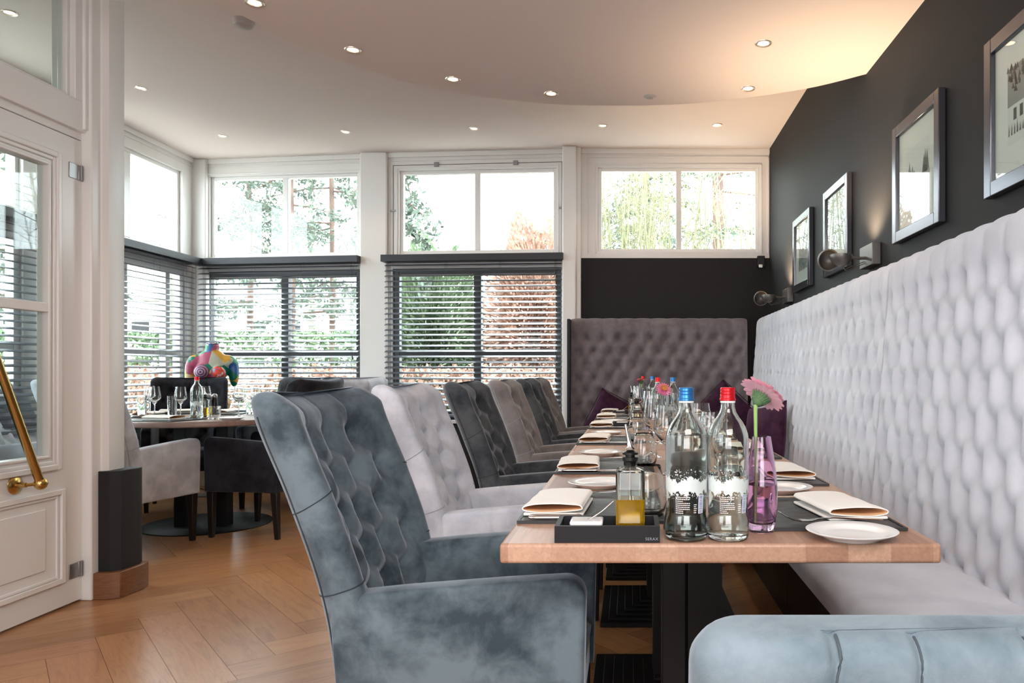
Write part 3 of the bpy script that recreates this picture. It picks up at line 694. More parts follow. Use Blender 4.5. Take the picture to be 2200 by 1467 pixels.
# low blue chair at lower right, back to the camera
def low_chair():
    r = empty('low_back_chair', (.425, 1.10, 0), 0); tag(r, 'ice-blue velvet low-backed chair with stitched channels, bottom right corner', 'chair')
    v = V['blue']; W_, T = .358, .13; loops = []
    seams = [-.208, -.119, 0, .119, .208]
    def sec(z, sh):
        pts = []; n = 110; rr = .05; W2 = W_-sh*1.0; T2 = T-2*sh; rr = max(.004, min(.055, T2/2-.001)); base = -.17-.20*0
        def grow(v): 
            g = sum(math.exp(-((v-s_)/.006)**2) for s_ in seams); return .010*g
        x0 = -.255+(.16-.16*z)*.0
        yr = -.245-.06*(z-.45)/.35+sh
        for i in range(n+1):
            v_ = -(W2-rr)+2*(W2-rr)*i/n; pts.append((v_, yr+grow(v_)-.012*(1-(v_/W_)**2), z-.7*grow(v_)*(z > .70)))
        for k in range(1, 8): a = PI/2*k/7; pts.append((W2-rr+rr*math.sin(a), yr+rr-rr*math.cos(a), z))
        for k in range(0, 8): a = PI/2*k/7; pts.append((W2-rr+rr*math.cos(a), yr+T2-rr+rr*math.sin(a), z))
        for i in range(1, 30): v_ = (W2-rr)-2*(W2-rr)*i/30; pts.append((v_, yr+T2, z))
        for k in range(0, 8): a = PI/2*k/7; pts.append((-(W2-rr)-rr*math.sin(a), yr+T2-rr+rr*math.cos(a), z))
        for k in range(0, 7): a = PI/2*k/7; pts.append((-(W2-rr)-rr*math.cos(a), yr+rr-rr*math.sin(a), z))
        return pts
    for z in np.linspace(.20, .740, 26): loops.append(sec(z, 0))
    for k in range(1, 10): a = PI/2*k/9; loops.append(sec(.740+.050*math.sin(a), .046*(1-math.cos(a))))
    obj('channelled_backrest', MB().loft(loops), v, r, smooth=180)
    for s_ in seams:
        i_ = int(round((s_+(W_-.055))/(2*(W_-.055))*110)); obj('seam_piping', MB().tube([(L[i_][0], L[i_][1]-.0006, L[i_][2]+.0004) for L in loops[:-1]], .0019, 6), M['piping_b'], r, smooth=60)
    obj('seat_cushion', MB().box(-.31, -.16, .33, .31, .27, .47), v, r, bevel=.035, segs=4)
    obj('seat_frame', MB().box(-.30, -.17, .20, .30, .26, .33), v, r, bevel=.01)
    for sx in (-1, 1):
        for y in (-.20, .22): obj('leg', MB().frust((sx*.26, y, 0), (.013, .013), (sx*.27, y, .2), (.02, .02)), M['legwood'], r, bevel=.003)
    return r
low_chair()

# ================================================================== TABLES
ZT = .76; TX0, TX1 = -.2364, .5636
def long_table(y0, y1, label):
    cy = (y0+y1)/2; r = empty('dining_table', ((TX0+TX1)/2, cy, 0)); tag(r, label, 'table', 'long row of dining tables')
    hw, hl = (TX1-TX0)/2, (y1-y0)/2
    obj('tabletop', MB().box(-hw, -hl, ZT-.036, hw, hl, ZT), M['table'], r, bevel=.006, segs=3)
    for yy in (-hl+.46, hl-.46):
        yy = yy; f = MB()
        for k in range(7): q = .29-.034*k; f.box(-q, yy-q, .008+.0095*k if k else 0, q, yy+q, .008+.0095*(k+1))
        b = obj('pedestal_foot', f, M['iron'], r, bevel=.002)
        obj('pedestal_column', MB().box(-.088, yy-.05, .07, -.034, yy+.05, ZT-.05).box(-.029, yy-.05, .07, .052, yy+.05, ZT-.05).box(-.06, yy-.02, .07, .03, yy+.02, ZT-.05), M['iron'], r, bevel=.002)
        obj('support_plate', MB().box(-.2, yy-.2, ZT-.05, .2, yy+.2, ZT-.036), M['iron'], r)
long_table(1.388, 3.045, 'light beech dining table closest to camera, set for lunch, with ribbed iron feet')
long_table(3.052, 4.70, 'light beech dining table in the middle of the long row')
long_table(4.707, 6.26, 'light beech dining table at the far end, by the back bench')
rt_ = empty('round_table', TC); tag(rt_, 'round brown wooden table by the left windows, on a round black plate', 'table')
obj('tabletop', MB().lathe([(0, ZT-.036), (.655, ZT-.036), (.662, ZT-.030), (.664, ZT-.01), (.658, ZT), (0, ZT)], n=96), M['tabledark'], rt_, smooth=40)
obj('base_plate', MB().lathe([(0, 0), (.415, 0), (.418, .006), (.41, .012), (0, .016)], n=72), M['iron'], rt_, smooth=40)
for dx, dy in ((-.10, -.13), (.17, -.10)):
    obj('column', MB().box(dx-.04, dy-.04, .012, dx+.04, dy+.04, ZT-.04), M['iron'], rt_, bevel=.004)

# ================================================================== TABLEWARE PROTOTYPES
def mk_placemat():
    r = empty('placemat'); obj('mat_sheet', MB().box(-.15, -.19, 0, .15, .19, .005), M['leather'], r, bevel=.002)
    obj('stitched_edge', MB().box(-.152, -.192, .0, .152, -.186, .0065).box(-.152, .186, 0, .152, .192, .0065).box(-.152, -.186, 0, -.146, .186, .0065).box(.146, -.186, 0, .152, .186, .0065), M['leather_edge'], r); return r
def mk_napkin(flip=1):
    # folded cloth: cross-section is a flattened loop (x-z), running along y
    r = empty('napkin'); out = []; inn = []; w, L = .062, .105
    top = [(-w, .010), (-w-.004, .014), (-w, .020), (-w*.6, .026), (0, .0275), (w*.55, .026), (w*.9, .0245), (w, .020), (w+.001, .016), (w*.9, .0125)]
    bot = [(w*.4, .0085), (0, .007), (-w*.45, .0065), (-w*.85, .0085)]
    path = top+bot; nP = len(path); th = .0022; Gs = []
    dense = catmull(path+[path[0]], 4)[:-1]
    def inner(pts):
        res = []; n = len(pts)
        for i in range(n):
            a, b = np.array(pts[i-1]), np.array(pts[(i+1) % n]); t = b-a; nrm = np.array((t[1], -t[0])); nrm = nrm/(np.linalg.norm(nrm)+1e-9); res.append(tuple(np.array(pts[i])+nrm*th))
        return res
    inn = inner(dense); loops_o = []; loops_i = []
    for k in range(9):
        y = -L+2*L*k/8; wob = .0015*math.sin(k*1.7)
        loops_o.append([(x*(1+wob*3)*flip, y+.002*math.sin(x*60), z+wob*.4) for x, z in dense]); loops_i.append([(x*(1+wob*3)*flip, y+.002*math.sin(x*60), z+wob*.4) for x, z in inn])
    mb = MB().loft(loops_o, False).loft(loops_i, False)
    n = len(dense); q = 9*n
    for o_ in (0, 8*n):
        for j in range(n): k = (j+1) % n; mb.f.append((o_+j, o_+k, q+o_+k, q+o_+j)); mb.m.append(0)
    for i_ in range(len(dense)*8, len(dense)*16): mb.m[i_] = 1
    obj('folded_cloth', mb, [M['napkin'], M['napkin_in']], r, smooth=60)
    obj('cloth_underlayer', MB().box((-w*1.02), -L*1.01, 0, w*1.04, L*1.01, .006), M['napkin'], r, bevel=.0028, segs=3); return r
def mk_knife():
    r = empty('knife'); n = []
    obj('handle', MB().loft([[(x, .0055*s_*math.cos(a), .005+.0042*s_*math.sin(a)) for a in np.linspace(0, 2*PI, 12, endpoint=False)] for x, s_ in ((-.115, .3), (-.112, .85), (-.10, 1), (-.06, .95), (-.02, .85), (-.012, 1.15), (-.006, .8))]), M['steel'], r, smooth=60)
    obj('blade', MB().loft([[(x, -h_, .0042), (x, -h_, .0058), (x, h_*.7, .0056), (x, h_*.9, .0045)] for x, h_ in ((-.008, .005), (.02, .008), (.08, .0095), (.105, .008), (.118, .003))]), M['steel'], r, smooth=40); return r
def mk_fork():
    r = empty('fork'); P_ = [(-.10, .004), (-.06, .006), (0, .010), (.03, .009), (.05, .005), (.07, .006), (.09, .014)]
    ws = [.006, .0055, .003, .003, .010, .0115, .0115]
    obj('handle', MB().loft([[(x, -w, z), (x, -w, z+.002), (x, w, z+.002), (x, w, z)] for (x, z), w in zip(P_[:6], ws)]), M['steel'], r, smooth=50)
    mb = MB()
    for k in range(4): y = -.0095+.0063*k; mb.tube([(.068, y, .0068), (.085, y, .0095), (.100, y, .016), (.112, y, .024)], .0013, 6)
    obj('tines', mb, M['steel'], r, smooth=60); return r
def mk_plate():
    r = empty('bread_plate'); obj('dish', MB().lathe([(0, .002), (.046, .002), (.048, 0), (.052, 0), (.054, .003), (.070, .009), (.0838, .0145), (.0845, .0158), (.083, .0165), (.066, .0110), (.056, .0070), (.048, .0058), (0, .0055)], n=56), M['porcelain'], r, smooth=60); return r
def glass_lathe(outer, th, n=40):
    prof = outer[:]; inn = [(max(r-th, 0.0), z+(0 if i < len(outer)-1 else 0)) for i, (r, z) in enumerate(outer)]
    return prof, inn
def mk_tumbler(scale=1):
    r = empty('stemless_glass'); o_ = [(0, 0), (.026, .0), (.034, .006), (.0405, .022), (.042, .038), (.039, .065), (.034, .09), (.029, .112)]
    i_ = [(.0282, .112), (.0330, .09), (.0378, .065), (.0405, .038), (.0385, .023), (.030, .010), (0, .007)]
    obj('glass_body', MB().lathe(o_+i_, n=36), M['glass'], r, smooth=80); return r
def mk_wine(h=.212):
    r = empty('wine_glass'); k = h/.212
    o_ = [(0, 0), (.034, 0), (.035, .0012), (.02, .004), (.006, .009), (.0037, .02), (.0035, .085), (.0060, .094), (.018, .106), (.034, .124), (.0395, .135), (.0385, .15), (.034, .18), (.0295, .212)]
    i_ = [(.0287, .212), (.0331, .18), (.0375, .15), (.0384, .136), (.0325, .125), (.015, .108), (0, .100)]
    obj('glass_body', MB().lathe([(a, b*k) for a, b in o_+i_], n=36), M['glass'], r, smooth=80); return r
def mk_highball():
    r = empty('highball_glass'); obj('glass_body', MB().lathe([(0, 0), (.026, 0), (.027, .002), (.030, .15), (.0288, .15), (.0260, .016), (0, .014)], n=32), M['glass'], r, smooth=60)
    mb = MB()
    for k in range(6): mb.box(-.003, -.0296, .055+.012*k, .003, -.029, .060+.012*k)
    obj('frosted_marks', mb, M['porcelain'], r); return r
def mk_bottle(cap, level, big=True, labelled=True):
    r = empty('water_bottle'); 
    out = [(0, .003), (.030, .001), (.0365, .002), (.0392, .008), (.0395, .026), (.0385, .038), (.0362, .046), (.0365, .055), (.0388, .10), (.0392, .165), (.0390, .184), (.0376, .195), (.0340, .206), (.0283, .2165), (.0215, .2255), (.0160, .235), (.0132, .245), (.0128, .258)]
    inn = [(.0108, .258), (.0112, .244), (.0138, .2345), (.0192, .225), (.0262, .2155), (.0318, .205), (.0354, .194), (.0367, .183), (.0368, .165), (.0363, .10), (.0340, .055), (.0338, .046), (.0358, .038), (.0368, .026), (.0355, .012), (.026, .009), (0, .013)]
    obj('glass_body', MB().lathe(out+inn, n=64), M['bottleglass'], r, smooth=60)
    lv = [(q[0]+.0003, q[1]) for q in reversed(inn) if q[1] < level]; rl = np.interp(level, [q[1] for q in reversed(inn)][1:], [q[0] for q in reversed(inn)][1:])
    obj('water', MB().lathe([(0, lv[0][1])]+lv[1:]+[(rl+.0003, level), (0, level)], n=64), M['water'], r, smooth=60)
    c_ = MB().lathe([(0, .2815), (.0125, .2815), (.0140, .2795), (.0140, .2755), (.0132, .2745), (.0140, .2735), (.0140, .2695), (.0132, .2685), (.0140, .2675), (.0142, .262), (.0152, .2605), (.0152, .2575), (.0128, .2570)], n=40)
    obj('screw_cap', c_, M[cap], r, smooth=30)
    obj('neck_ring', MB().lathe([(.0132, .2566), (.0142, .2560), (.0142, .2535), (.0132, .253)], n=40), M['porcelain'], r, smooth=40)
    if labelled:
        # printed band: white water splash, text block and barcode, on the curved wall
        def arc(mb, a0, a1, z0, z1, n=8, mi=0, off=.0004):
            G = []
            for i in range(n+1):
                a = a0+(a1-a0)*i/n; row = []
                for z in (z0, z1): rr = np.interp(z, [q[1] for q in out[1:]], [q[0] for q in out[1:]])+off; row.append((rr*math.sin(a), -rr*math.cos(a), z))
                G.append(row)
            mb.grid(G, mi)
        rs = random.Random(5 if cap == 'blue' else 9); mb = MB()
        for i in range(70):
            a = -1.35+2.7*i/70; lo = .089+rs.uniform(-.0015, .0015)+.0035*math.sin(a*9)+.002*math.sin(a*23); hi = .114+rs.uniform(-.0015, .0025)+.004*math.sin(a*5+1)+.002*math.sin(a*17)
            arc(mb, a, a+2.7/70, lo, hi, 1)
        for i in range(190):
            a = rs.uniform(-1.3, 1.3); z = rs.choice((rs.uniform(.112, .132), rs.uniform(.078, .09))); s_ = rs.uniform(.01, .05); arc(mb, a, a+s_, z, z+rs.uniform(.0006, .0025), 1)
        obj('printed_splash', mb, LAB, r)
        mb = MB()
        for ln in range(9):
            z = .0815-ln*.0036; a = -.62
            while a < (.06 if ln not in (2, 7, 8) else -.25): s_ = rs.uniform(.03, .10); arc(mb, a, a+s_, z, z+.0014, 1); a += s_+.02
        for ln in range(5):
            z = .068-ln*.0036; arc(mb, .30, .42+rs.uniform(0, .06), z, z+.0012, 1)
        obj('small_print', mb, M['porcelain'], r)
        mb = MB(); arc(mb, .55, .86, .052, .086, 3, 0)
        z = .0535
        while z < .0845: h_ = rs.uniform(.0005, .0014); arc(mb, .58, .80, z, z+h_, 3, 1, .0007); z += h_+rs.uniform(.0005, .0012)
        obj('barcode_label', mb, [M['porcelain'], BLUEINK], r)
    return r
LAB = mat('white_print', (.80, .88, .87), .4, Transmission_Weight=.25); BLUEINK = mat('blue_ink', (.10, .16, .45), .5)
def mk_vase():
    r = empty('flower_vase')
    o_ = [(0, 0), (.022, 0), (.0245, .003), (.0275, .02), (.0305, .05), (.0312, .075), (.0290, .11), (.0235, .15), (.0178, .185)]
    i_ = [(.0158, .185), (.0215, .15), (.0268, .11), (.0290, .075), (.0280, .05), (.0235, .025), (.016, .018), (0, .016)]
    obj('glass_body', MB().lathe(o_+i_, n=48), M['pinkglass'], r, smooth=60)
    lv = [(0, .0158), (.016, .0178), (.0237, .025), (.0282, .05), (.0292, .075), (.0283, .092), (0, .092)]
    obj('vase_water', MB().lathe(lv, n=48), M['pinkwater'], r, smooth=60); return r
def mk_gerbera(petalm, tilt_axis, tilt, stem_base, head, pw=1.0):
    """stem_base and head in local coordinates"""
    r = empty('gerbera_flower'); R = Matrix.Rotation(tilt, 4, tilt_axis); hv = Vector(head); nrm = (R @ Vector((0, 0, 1)))
    mid = hv-nrm*.02; sb = Vector(stem_base)
    obj('stem', MB().tube([sb, sb.lerp(mid, .35)+Vector((.001, 0, 0)), sb.lerp(mid, .7), mid-Vector((0, 0, .02)), mid], [.0030, .0030, .0033, .0038, .0042], 10), M['stem'], r, smooth=60)
    mb = MB(); prs = random.Random(3)
    for ring, (n, L_, w_, lift) in enumerate(((18, .047, .0088, .26), (18, .044, .008, .38), (14, .032, .005, .6))):
        for k in range(n):
            a = 2*PI*(k+.5*ring)/n+prs.uniform(-.05, .05); Lk = L_*prs.uniform(.92, 1.05); ca, sa = math.cos(a), math.sin(a); G = []
            for i, (t_, ww) in enumerate(((.12, .4), (.4, .85), (.7, 1), (.9, .8), (1, .3))):
                rad = Lk*t_; zz = .002+.003*ring+Lk*lift*t_-.010*t_*t_; row = []
                for s_ in (-1, 0, 1): lx, ly = rad, s_*ww*w_; row.append(hv+(R @ Vector((lx*ca-ly*pw*sa, lx*sa+ly*pw*ca, zz-.0015*(s_ == 0)))))
                G.append(row)
            mb.grid(G)
    obj('petals', mb, petalm, r, smooth=60)
    mb = MB().lathe([(0, .016), (.006, .016), (.011, .013), (.014, .007), (.012, .002), (0, 0)], hv, 20, M=R.to_3x3().to_4x4())
    for k in range(26):
        a = 2*PI*k/26; q = hv+R @ Vector((.012*math.cos(a), .012*math.sin(a), .012)); e = hv+R @ Vector((.021*math.cos(a), .021*math.sin(a), .020+.003*(k % 2))); mb.tube([q, q.lerp(e, .5), e], [.0022, .0028, .001], 5)
    obj('flower_disc', mb, M['disc'], r, smooth=60)
    mb = MB().lathe([(0, -.022), (.005, -.021), (.011, -.014), (.0155, -.004), (.016, .002), (0, .002)], hv, 20, M=R.to_3x3().to_4x4())
    for k in range(20):
        for rr_, z_ in ((.012, -.012), (.015, -.004)):
            a = 2*PI*(k+.5*(z_ < -.01))/20; q = hv+R @ Vector((rr_*math.cos(a), rr_*math.sin(a), z_)); e = hv+R @ Vector(((rr_+.006)*math.cos(a), (rr_+.006)*math.sin(a), z_+.008)); mb.tube([q, e], [.0018, .0004], 4)
    obj('calyx', mb, M['calyx'], r, smooth=60); return r
def mk_tray(text=True):
    r = empty('condiment_tray'); w, d, h, t_ = .0958, .055, .030, .009
    mb = MB().box(-w, -d, 0, w, d, .006).box(-w, -d, .006, w, -d+t_, h).box(-w, d-t_, .006, w, d, h).box(-w, -d+t_, .006, -w+t_, d-t_, h).box(w-t_, -d+t_, .006, w, d-t_, h)
    obj('tray_body', mb, M['matteblack'], r)
    if text:
        cu = bpy.data.curves.new('lettering', 'FONT'); cu.body = 'SERAX'; cu.size = .0072; cu.extrude = .0002; cu.align_x = 'RIGHT'; cu.space_character = 1.15
        o = bpy.data.objects.new('lettering', cu); COL.objects.link(o); o.parent = r; o.location = (w-.003, -d-.0004, .0045); o.rotation_euler = (PI/2, 0, 0)
        me = bpy.data.meshes.new_from_object(o); me.materials.clear(); me.materials.append(mat('grey_print', (.28, .29, .33), .6)); bpy.data.objects.remove(o)
        obj('lettering', me, None, r, loc=(w-.003, -d-.0004, .0045)).rotation_euler = (PI/2, 0, 0)
    return r
def mk_salt():
    r = empty('salt_dish'); b = MB().frust((0, 0, 0), (.026, .024), (0, 0, .026), (.032, .028)); obj('dish', b, M['porcelain'], r, bevel=.005, segs=3)
    return r
def mk_spoon():
    r = empty('salt_spoon'); obj('spoon_body', MB().tube([(-.02, 0, .001), (.0, 0, .006), (.022, 0, .018), (.048, .004, .036)], [.0035, .0016, .0013, .0018], 8), M['steel'], r, smooth=60); return r
def mk_oil():
    r = empty('oil_bottle'); w = .027
    def sq(hw, z, rr): 
        pts = []
        for cx_, cy_, a0 in ((1, 1, 0), (-1, 1, PI/2), (-1, -1, PI), (1, -1, 3*PI/2)):
            for k in range(5): a = a0+PI/2*k/4; pts.append((cx_*(hw-rr)+rr*math.cos(a), cy_*(hw-rr)+rr*math.sin(a), z))
        return pts
    mb = MB().loft([sq(w-.002, 0, .006), sq(w, .003, .007), sq(w, .116, .007), sq(w-.0015, .1205, .008), sq(w*.6, .1235, .012), sq(.0125, .1245, .0124), sq(.0125, .134, .0124), sq(.0105, .134, .0104), sq(.0105, .1225, .0104), sq(w*.6, .120, .012), sq(w-.0035, .116, .006), sq(w-.003, .009, .006), sq(w-.006, .008, .005)], True)
    obj('glass_body', mb, M['bottleglass'], r, smooth=40)
    obj('oil', MB().loft([sq(w-.0058, .0082, .005), sq(w-.0028, .0095, .006), sq(w-.0028, .066, .006)], True), M['oil'], r, smooth=40)
    obj('stopper', MB().lathe([(0, .126), (.010, .126), (.0125, .135), (.0150, .137), (.0150, .143), (.009, .1435), (.009, .147), (.0150, .148), (.0150, .152), (.006, .156), (0, .156)], n=28), M['rubber'], r, smooth=30)
    obj('pourer', MB().tube([(0, 0, .06), (0, 0, .15)], .002, 8).tube([(0, 0, .158), (0, 0, .164), (-.004, 0, .18), (-.009, 0, .205)], [.010, .0050, .0036, .0024], 14), M['steel'], r, smooth=60); return r
def mk_mill():
    r = empty('pepper_mill'); obj('mill_body', MB().lathe([(0, 0), (.034, 0), (.035, .004), (.031, .03), (.024, .08), (.020, .12), (.017, .128), (0, .128)], n=32), M['rubber'], r, smooth=40)
    obj('mill_head', MB().lathe([(0, .129), (.017, .129), (.020, .137), (.018, .150), (.008, .158), (0, .159)], n=32), M['darksteel'], r, smooth=60); return r

# ---- lay the long table
Z = ZT+.0005
pM, pN, pN2, pK, pF, pP, pT, pWg = [Proto(f()) for f in (mk_placemat, mk_napkin, lambda: mk_napkin(-1), mk_knife, mk_fork, mk_plate, mk_tumbler, mk_wine)]
ords = ['nearest', 'second', 'third', 'fourth', 'fifth', 'sixth']
def ordn(i, side): return ords[i]+' along the '+side+' side of long table'
left_y = [1.573, 2.335, 3.28, 4.20, 5.02, 5.70]
wg_left = {0: (.109, 2.30), 1: (.085, 2.82), 2: (.118, 3.34), 3: (.10, 4.05), 4: (.05, 5.0), 5: (.05, 5.6)}
for i, y in enumerate(left_y):
    cx, cy = -.08, y+.19; sd = 'armchair'
    tag(pM.get((cx, cy, Z)), 'black leather placemat, '+ordn(i, sd), 'placemat', 'black placemats')
    x = -.158+(.0, -.004, .004, 0, 0, .004)[i]
    tag(pN.get((x, y+.125+(.03 if i == 0 else 0), Z+.006), math.radians((-3, 2, -2, 0, 1, 0)[i])), 'folded cream napkin, '+ordn(i, sd), 'napkin', 'cream napkins')
    for k in (0, 1):
        tag(pK.get((-.095, y+.008+.015*k, Z+.0065), math.radians(1)), 'steel knife, %s of the pair, %s' % (('nearer', 'farther')[k], ordn(i, sd)), 'knife', 'table knives')
        tag(pF.get((-.03+.015*k, y+.315+.022*k, Z+.0065), math.radians(-4+6*k)), 'steel fork, %s of the pair, %s' % (('nearer', 'farther')[k], ordn(i, sd)), 'fork', 'table forks')
    if i < 5:
        px_ = (-.084, -.11, -.114, -.10, -.10)[i]; py_ = (2.076, 2.874, 3.837, 4.77, 5.60)[i]
        tag(pP.get((px_, py_, Z)), 'round white bread plate, '+ordn(i, sd), 'plate', 'white bread plates')
    tx = (.036, .045, .03, .04, .03, .03)[i]; ty = (1.64, 2.50, 3.39, 4.0, 4.95, 5.75)[i]
    tag(pT.get((tx, ty, Z)), 'clear stemless glass, '+ordn(i, sd), 'glass', 'stemless glasses')
    w = wg_left[i]; tag(pWg.get((w[0], w[1], Z)), 'tall stemmed wine glass, '+ordn(i, sd), 'glass', 'wine glasses')
right_y = [1.498, 2.09, 2.74, 3.55, 4.45, 5.30]
for i, y in enumerate(right_y):
    sd = 'bench'; cx, cy = .39, y+.192
    tag(pM.get((cx, cy, Z)), 'black leather placemat, '+ordn(i, sd), 'placemat', 'black placemats')
    tag(pN2.get((.455, y+.185, Z+.006), math.radians((8, 3, 0, -2, 0, 2)[i])), 'folded cream napkin, '+ordn(i, sd), 'napkin', 'cream napkins')
    tag(pK.get((.40, y+.345, Z+.0065), math.radians(178)), 'steel knife by the napkin, '+ordn(i, sd), 'knife', 'table knives')
    tag(pF.get((.41, y+.045, Z+.0065), math.radians(184)), 'steel fork by the napkin, '+ordn(i, sd), 'fork', 'table forks')
    py_ = (1.437, 1.994, 2.66, 3.46, 4.36, 5.2)[i]
    tag(pP.get(((.4145, .388, .39, .39, .39, .39)[i], py_, Z)), 'round white bread plate, '+ordn(i, sd), 'plate', 'white bread plates')
    if i > 0:
        w = (0, (.206, 1.91), (.222, 2.45), (.25, 3.45), (.25, 4.6), (.22, 5.4))[i]
        tag(pWg.get((w[0], w[1], Z)), 'tall stemmed wine glass, '+ordn(i, sd), 'glass', 'wine glasses')
        tag(pT.get((w[0]+.06, w[1]+.10, Z)), 'clear stemless glass, '+ordn(i, sd), 'glass', 'stemless glasses')
# bottles, vases, condiments: three groups
pBb, pBr = Proto(mk_bottle('blue', .194)), Proto(mk_bottle('red', .120)); pV = Proto(mk_vase()); pTr, pS, pSp, pO, pMi = Proto(mk_tray()), Proto(mk_salt()), Proto(mk_spoon()), Proto(mk_oil()), Proto(mk_mill())
where = ['on the near table', 'on the middle table', 'on the far table']
sets = [dict(b=(.1047, 1.433), r=(.182, 1.434), v=(.2555, 1.495), t=(-.042, 1.451), m=(.100, 1.52)),
        dict(b=(.242, 4.36), r=(.154, 4.30), v=(.108, 4.17), t=(-.005, 4.33), m=(.10, 4.40)),
        dict(b=(.172, 6.0), r=(.097, 5.9), v=(.085, 5.70), t=(-.03, 5.60), m=(.06, 5.80))]
for g_, s_ in enumerate(sets):
    wh = where[g_]
    tag(pBb.get((*s_['b'], Z), .0), 'clear water bottle with a blue cap '+wh, 'bottle', 'glass water bottles')
    tag(pBr.get((*s_['r'], Z), .10), 'clear water bottle with a red cap '+wh, 'bottle', 'glass water bottles')
    tag(pV.get((*s_['v'], Z)), 'small pink glass vase '+wh, 'vase', 'pink glass vases')
    tx, ty = s_['t']
    tag(pTr.get((tx, ty, Z)), 'black rectangular condiment tray '+wh, 'tray', 'black condiment trays')
    tag(pS.get((tx-.040, ty+.002, Z+.0065)), 'small white salt dish in the black tray '+wh, 'dish', 'white salt dishes')
    tag(pSp.get((tx-.034, ty+.004, Z+.026), math.radians(20)), 'tiny steel spoon in the salt dish '+wh, 'spoon', 'salt spoons')
    tag(pO.get((tx+.042, ty+.002, Z+.0065)), 'square glass oil bottle with steel pourer in the tray '+wh, 'bottle', 'olive oil bottles')
    tag(pMi.get((*s_['m'], Z)), 'black pepper mill behind the water bottles '+wh, 'pepper mill', 'black pepper mills')
vx, vy = sets[0]['v']
fl = mk_gerbera(M['petal'], Vector((-.55, 1, 0)).normalized(), math.radians(42), (-.010, 0, .018), (-.001, 0, .262)); fl.location = (vx, vy, Z); tag(fl, 'large pink gerbera with orange centre and green calyx, seen from behind', 'flower', 'gerbera flowers')
fl = mk_gerbera(M['petal2'], Vector((1, .25, 0)).normalized(), math.radians(48), (0, 0, .018), (.072, -.02, .215), .45); fl.location = (*sets[1]['v'], Z); tag(fl, 'pink gerbera facing the camera on the middle table', 'flower', 'gerbera flowers')
fl = mk_gerbera(M['petal2'], Vector((0, 1, 0)), math.radians(-12), (0, 0, .018), (-.005, 0, .245)); fl.location = (*sets[2]['v'], Z); tag(fl, 'magenta gerbera seen edge-on on the far table', 'flower', 'gerbera flowers')

# ---- round table setting
def onrt(px, py): q = onz(px, py, ZT); return (q.x, q.y, Z)
pH = Proto(mk_highball()); RTW = 'on the round table'
def rplace(pr, px, D, lb, cat, grp=None, rz=None):
    return tag(pr.get(((px-CX)/F*D, D, Z), rz), lb, cat, grp)
rplace(pWg, 332, 5.28, 'wine glass on the round table beside the light chair', 'glass', 'wine glasses')
rplace(pWg, 388, 5.25, 'wine glass on the round table left of the red-capped bottle', 'glass', 'wine glasses')
rplace(pWg, 441, 5.52, 'wine glass on the round table just behind the red-capped bottle', 'glass', 'wine glasses')
rplace(pWg, 513, 5.45, 'wine glass on the round table near the slate armchair', 'glass', 'wine glasses')
rplace(pWg, 549, 5.80, 'wine glass at the far right of the round table', 'glass', 'wine glasses')
rplace(pWg, 322, 5.62, 'wine glass at the far left of the round table', 'glass', 'wine glasses')
rplace(pH, 370, 5.22, 'tall straight highball glass left of the bottle on the round table', 'glass', 'highball glasses')
rplace(pH, 305, 5.24, 'tall straight highball glass at the left edge of the round table', 'glass', 'highball glasses')
rplace(pH, 537, 5.70, 'tall straight highball glass right of the wine glass on the round table', 'glass', 'highball glasses')
rplace(pBr, 423, 5.12, 'clear water bottle with a red cap on the round table', 'bottle', 'glass water bottles', .3)
rplace(pO, 441, 5.36, 'square glass oil bottle behind the water bottle on the round table', 'bottle', 'olive oil bottles')
rplace(pMi, 448, 5.44, 'black pepper mill with bright top on the round table', 'pepper mill', 'black pepper mills')
rplace(pMi, 461, 5.48, 'second black pepper mill on the round table, right of the first', 'pepper mill', 'black pepper mills')
cg = empty('candle_holder', ((461-CX)/F*5.08, 5.08, Z)); tag(cg, 'ribbed clear glass candle holder right of the bottle on round table', 'candle holder')
obj('glass_body', MB().lathe([(0, 0), (.036, 0), (.038, .003)]+[(.038-.0015*(k % 2), .008+.009*k) for k in range(9)]+[(.037, .088), (.034, .088), (.033, .014), (0, .012)], n=36), M['glass'], cg, smooth=60)
obj('candle', MB().lathe([(0, .0125), (.018, .0125), (.018, .028), (0, .028)], n=20), M['porcelain'], cg, smooth=40)
rplace(pP, 497, 5.02, 'white bread plate on the round table near the slate armchair', 'plate', 'white bread plates')
rplace(pP, 338, 5.72, 'white bread plate at the far left of the round table', 'plate', 'white bread plates')
for k, (px, D, rz, lb) in enumerate(((352, 4.97, 78, 'front left'), (478, 5.72, 190, 'far right'), (380, 5.80, 110, 'far left'), (320, 5.40, 10, 'left side'))):
    x = (px-CX)/F*D
    tag(pM.get((x, D, Z), math.radians(rz)), 'black leather placemat on the round table, '+lb, 'placemat', 'black placemats')
    tag(pN.get((x, D, Z+.006), math.radians(rz)), 'folded cream napkin on the round table, '+lb, 'napkin', 'cream napkins')

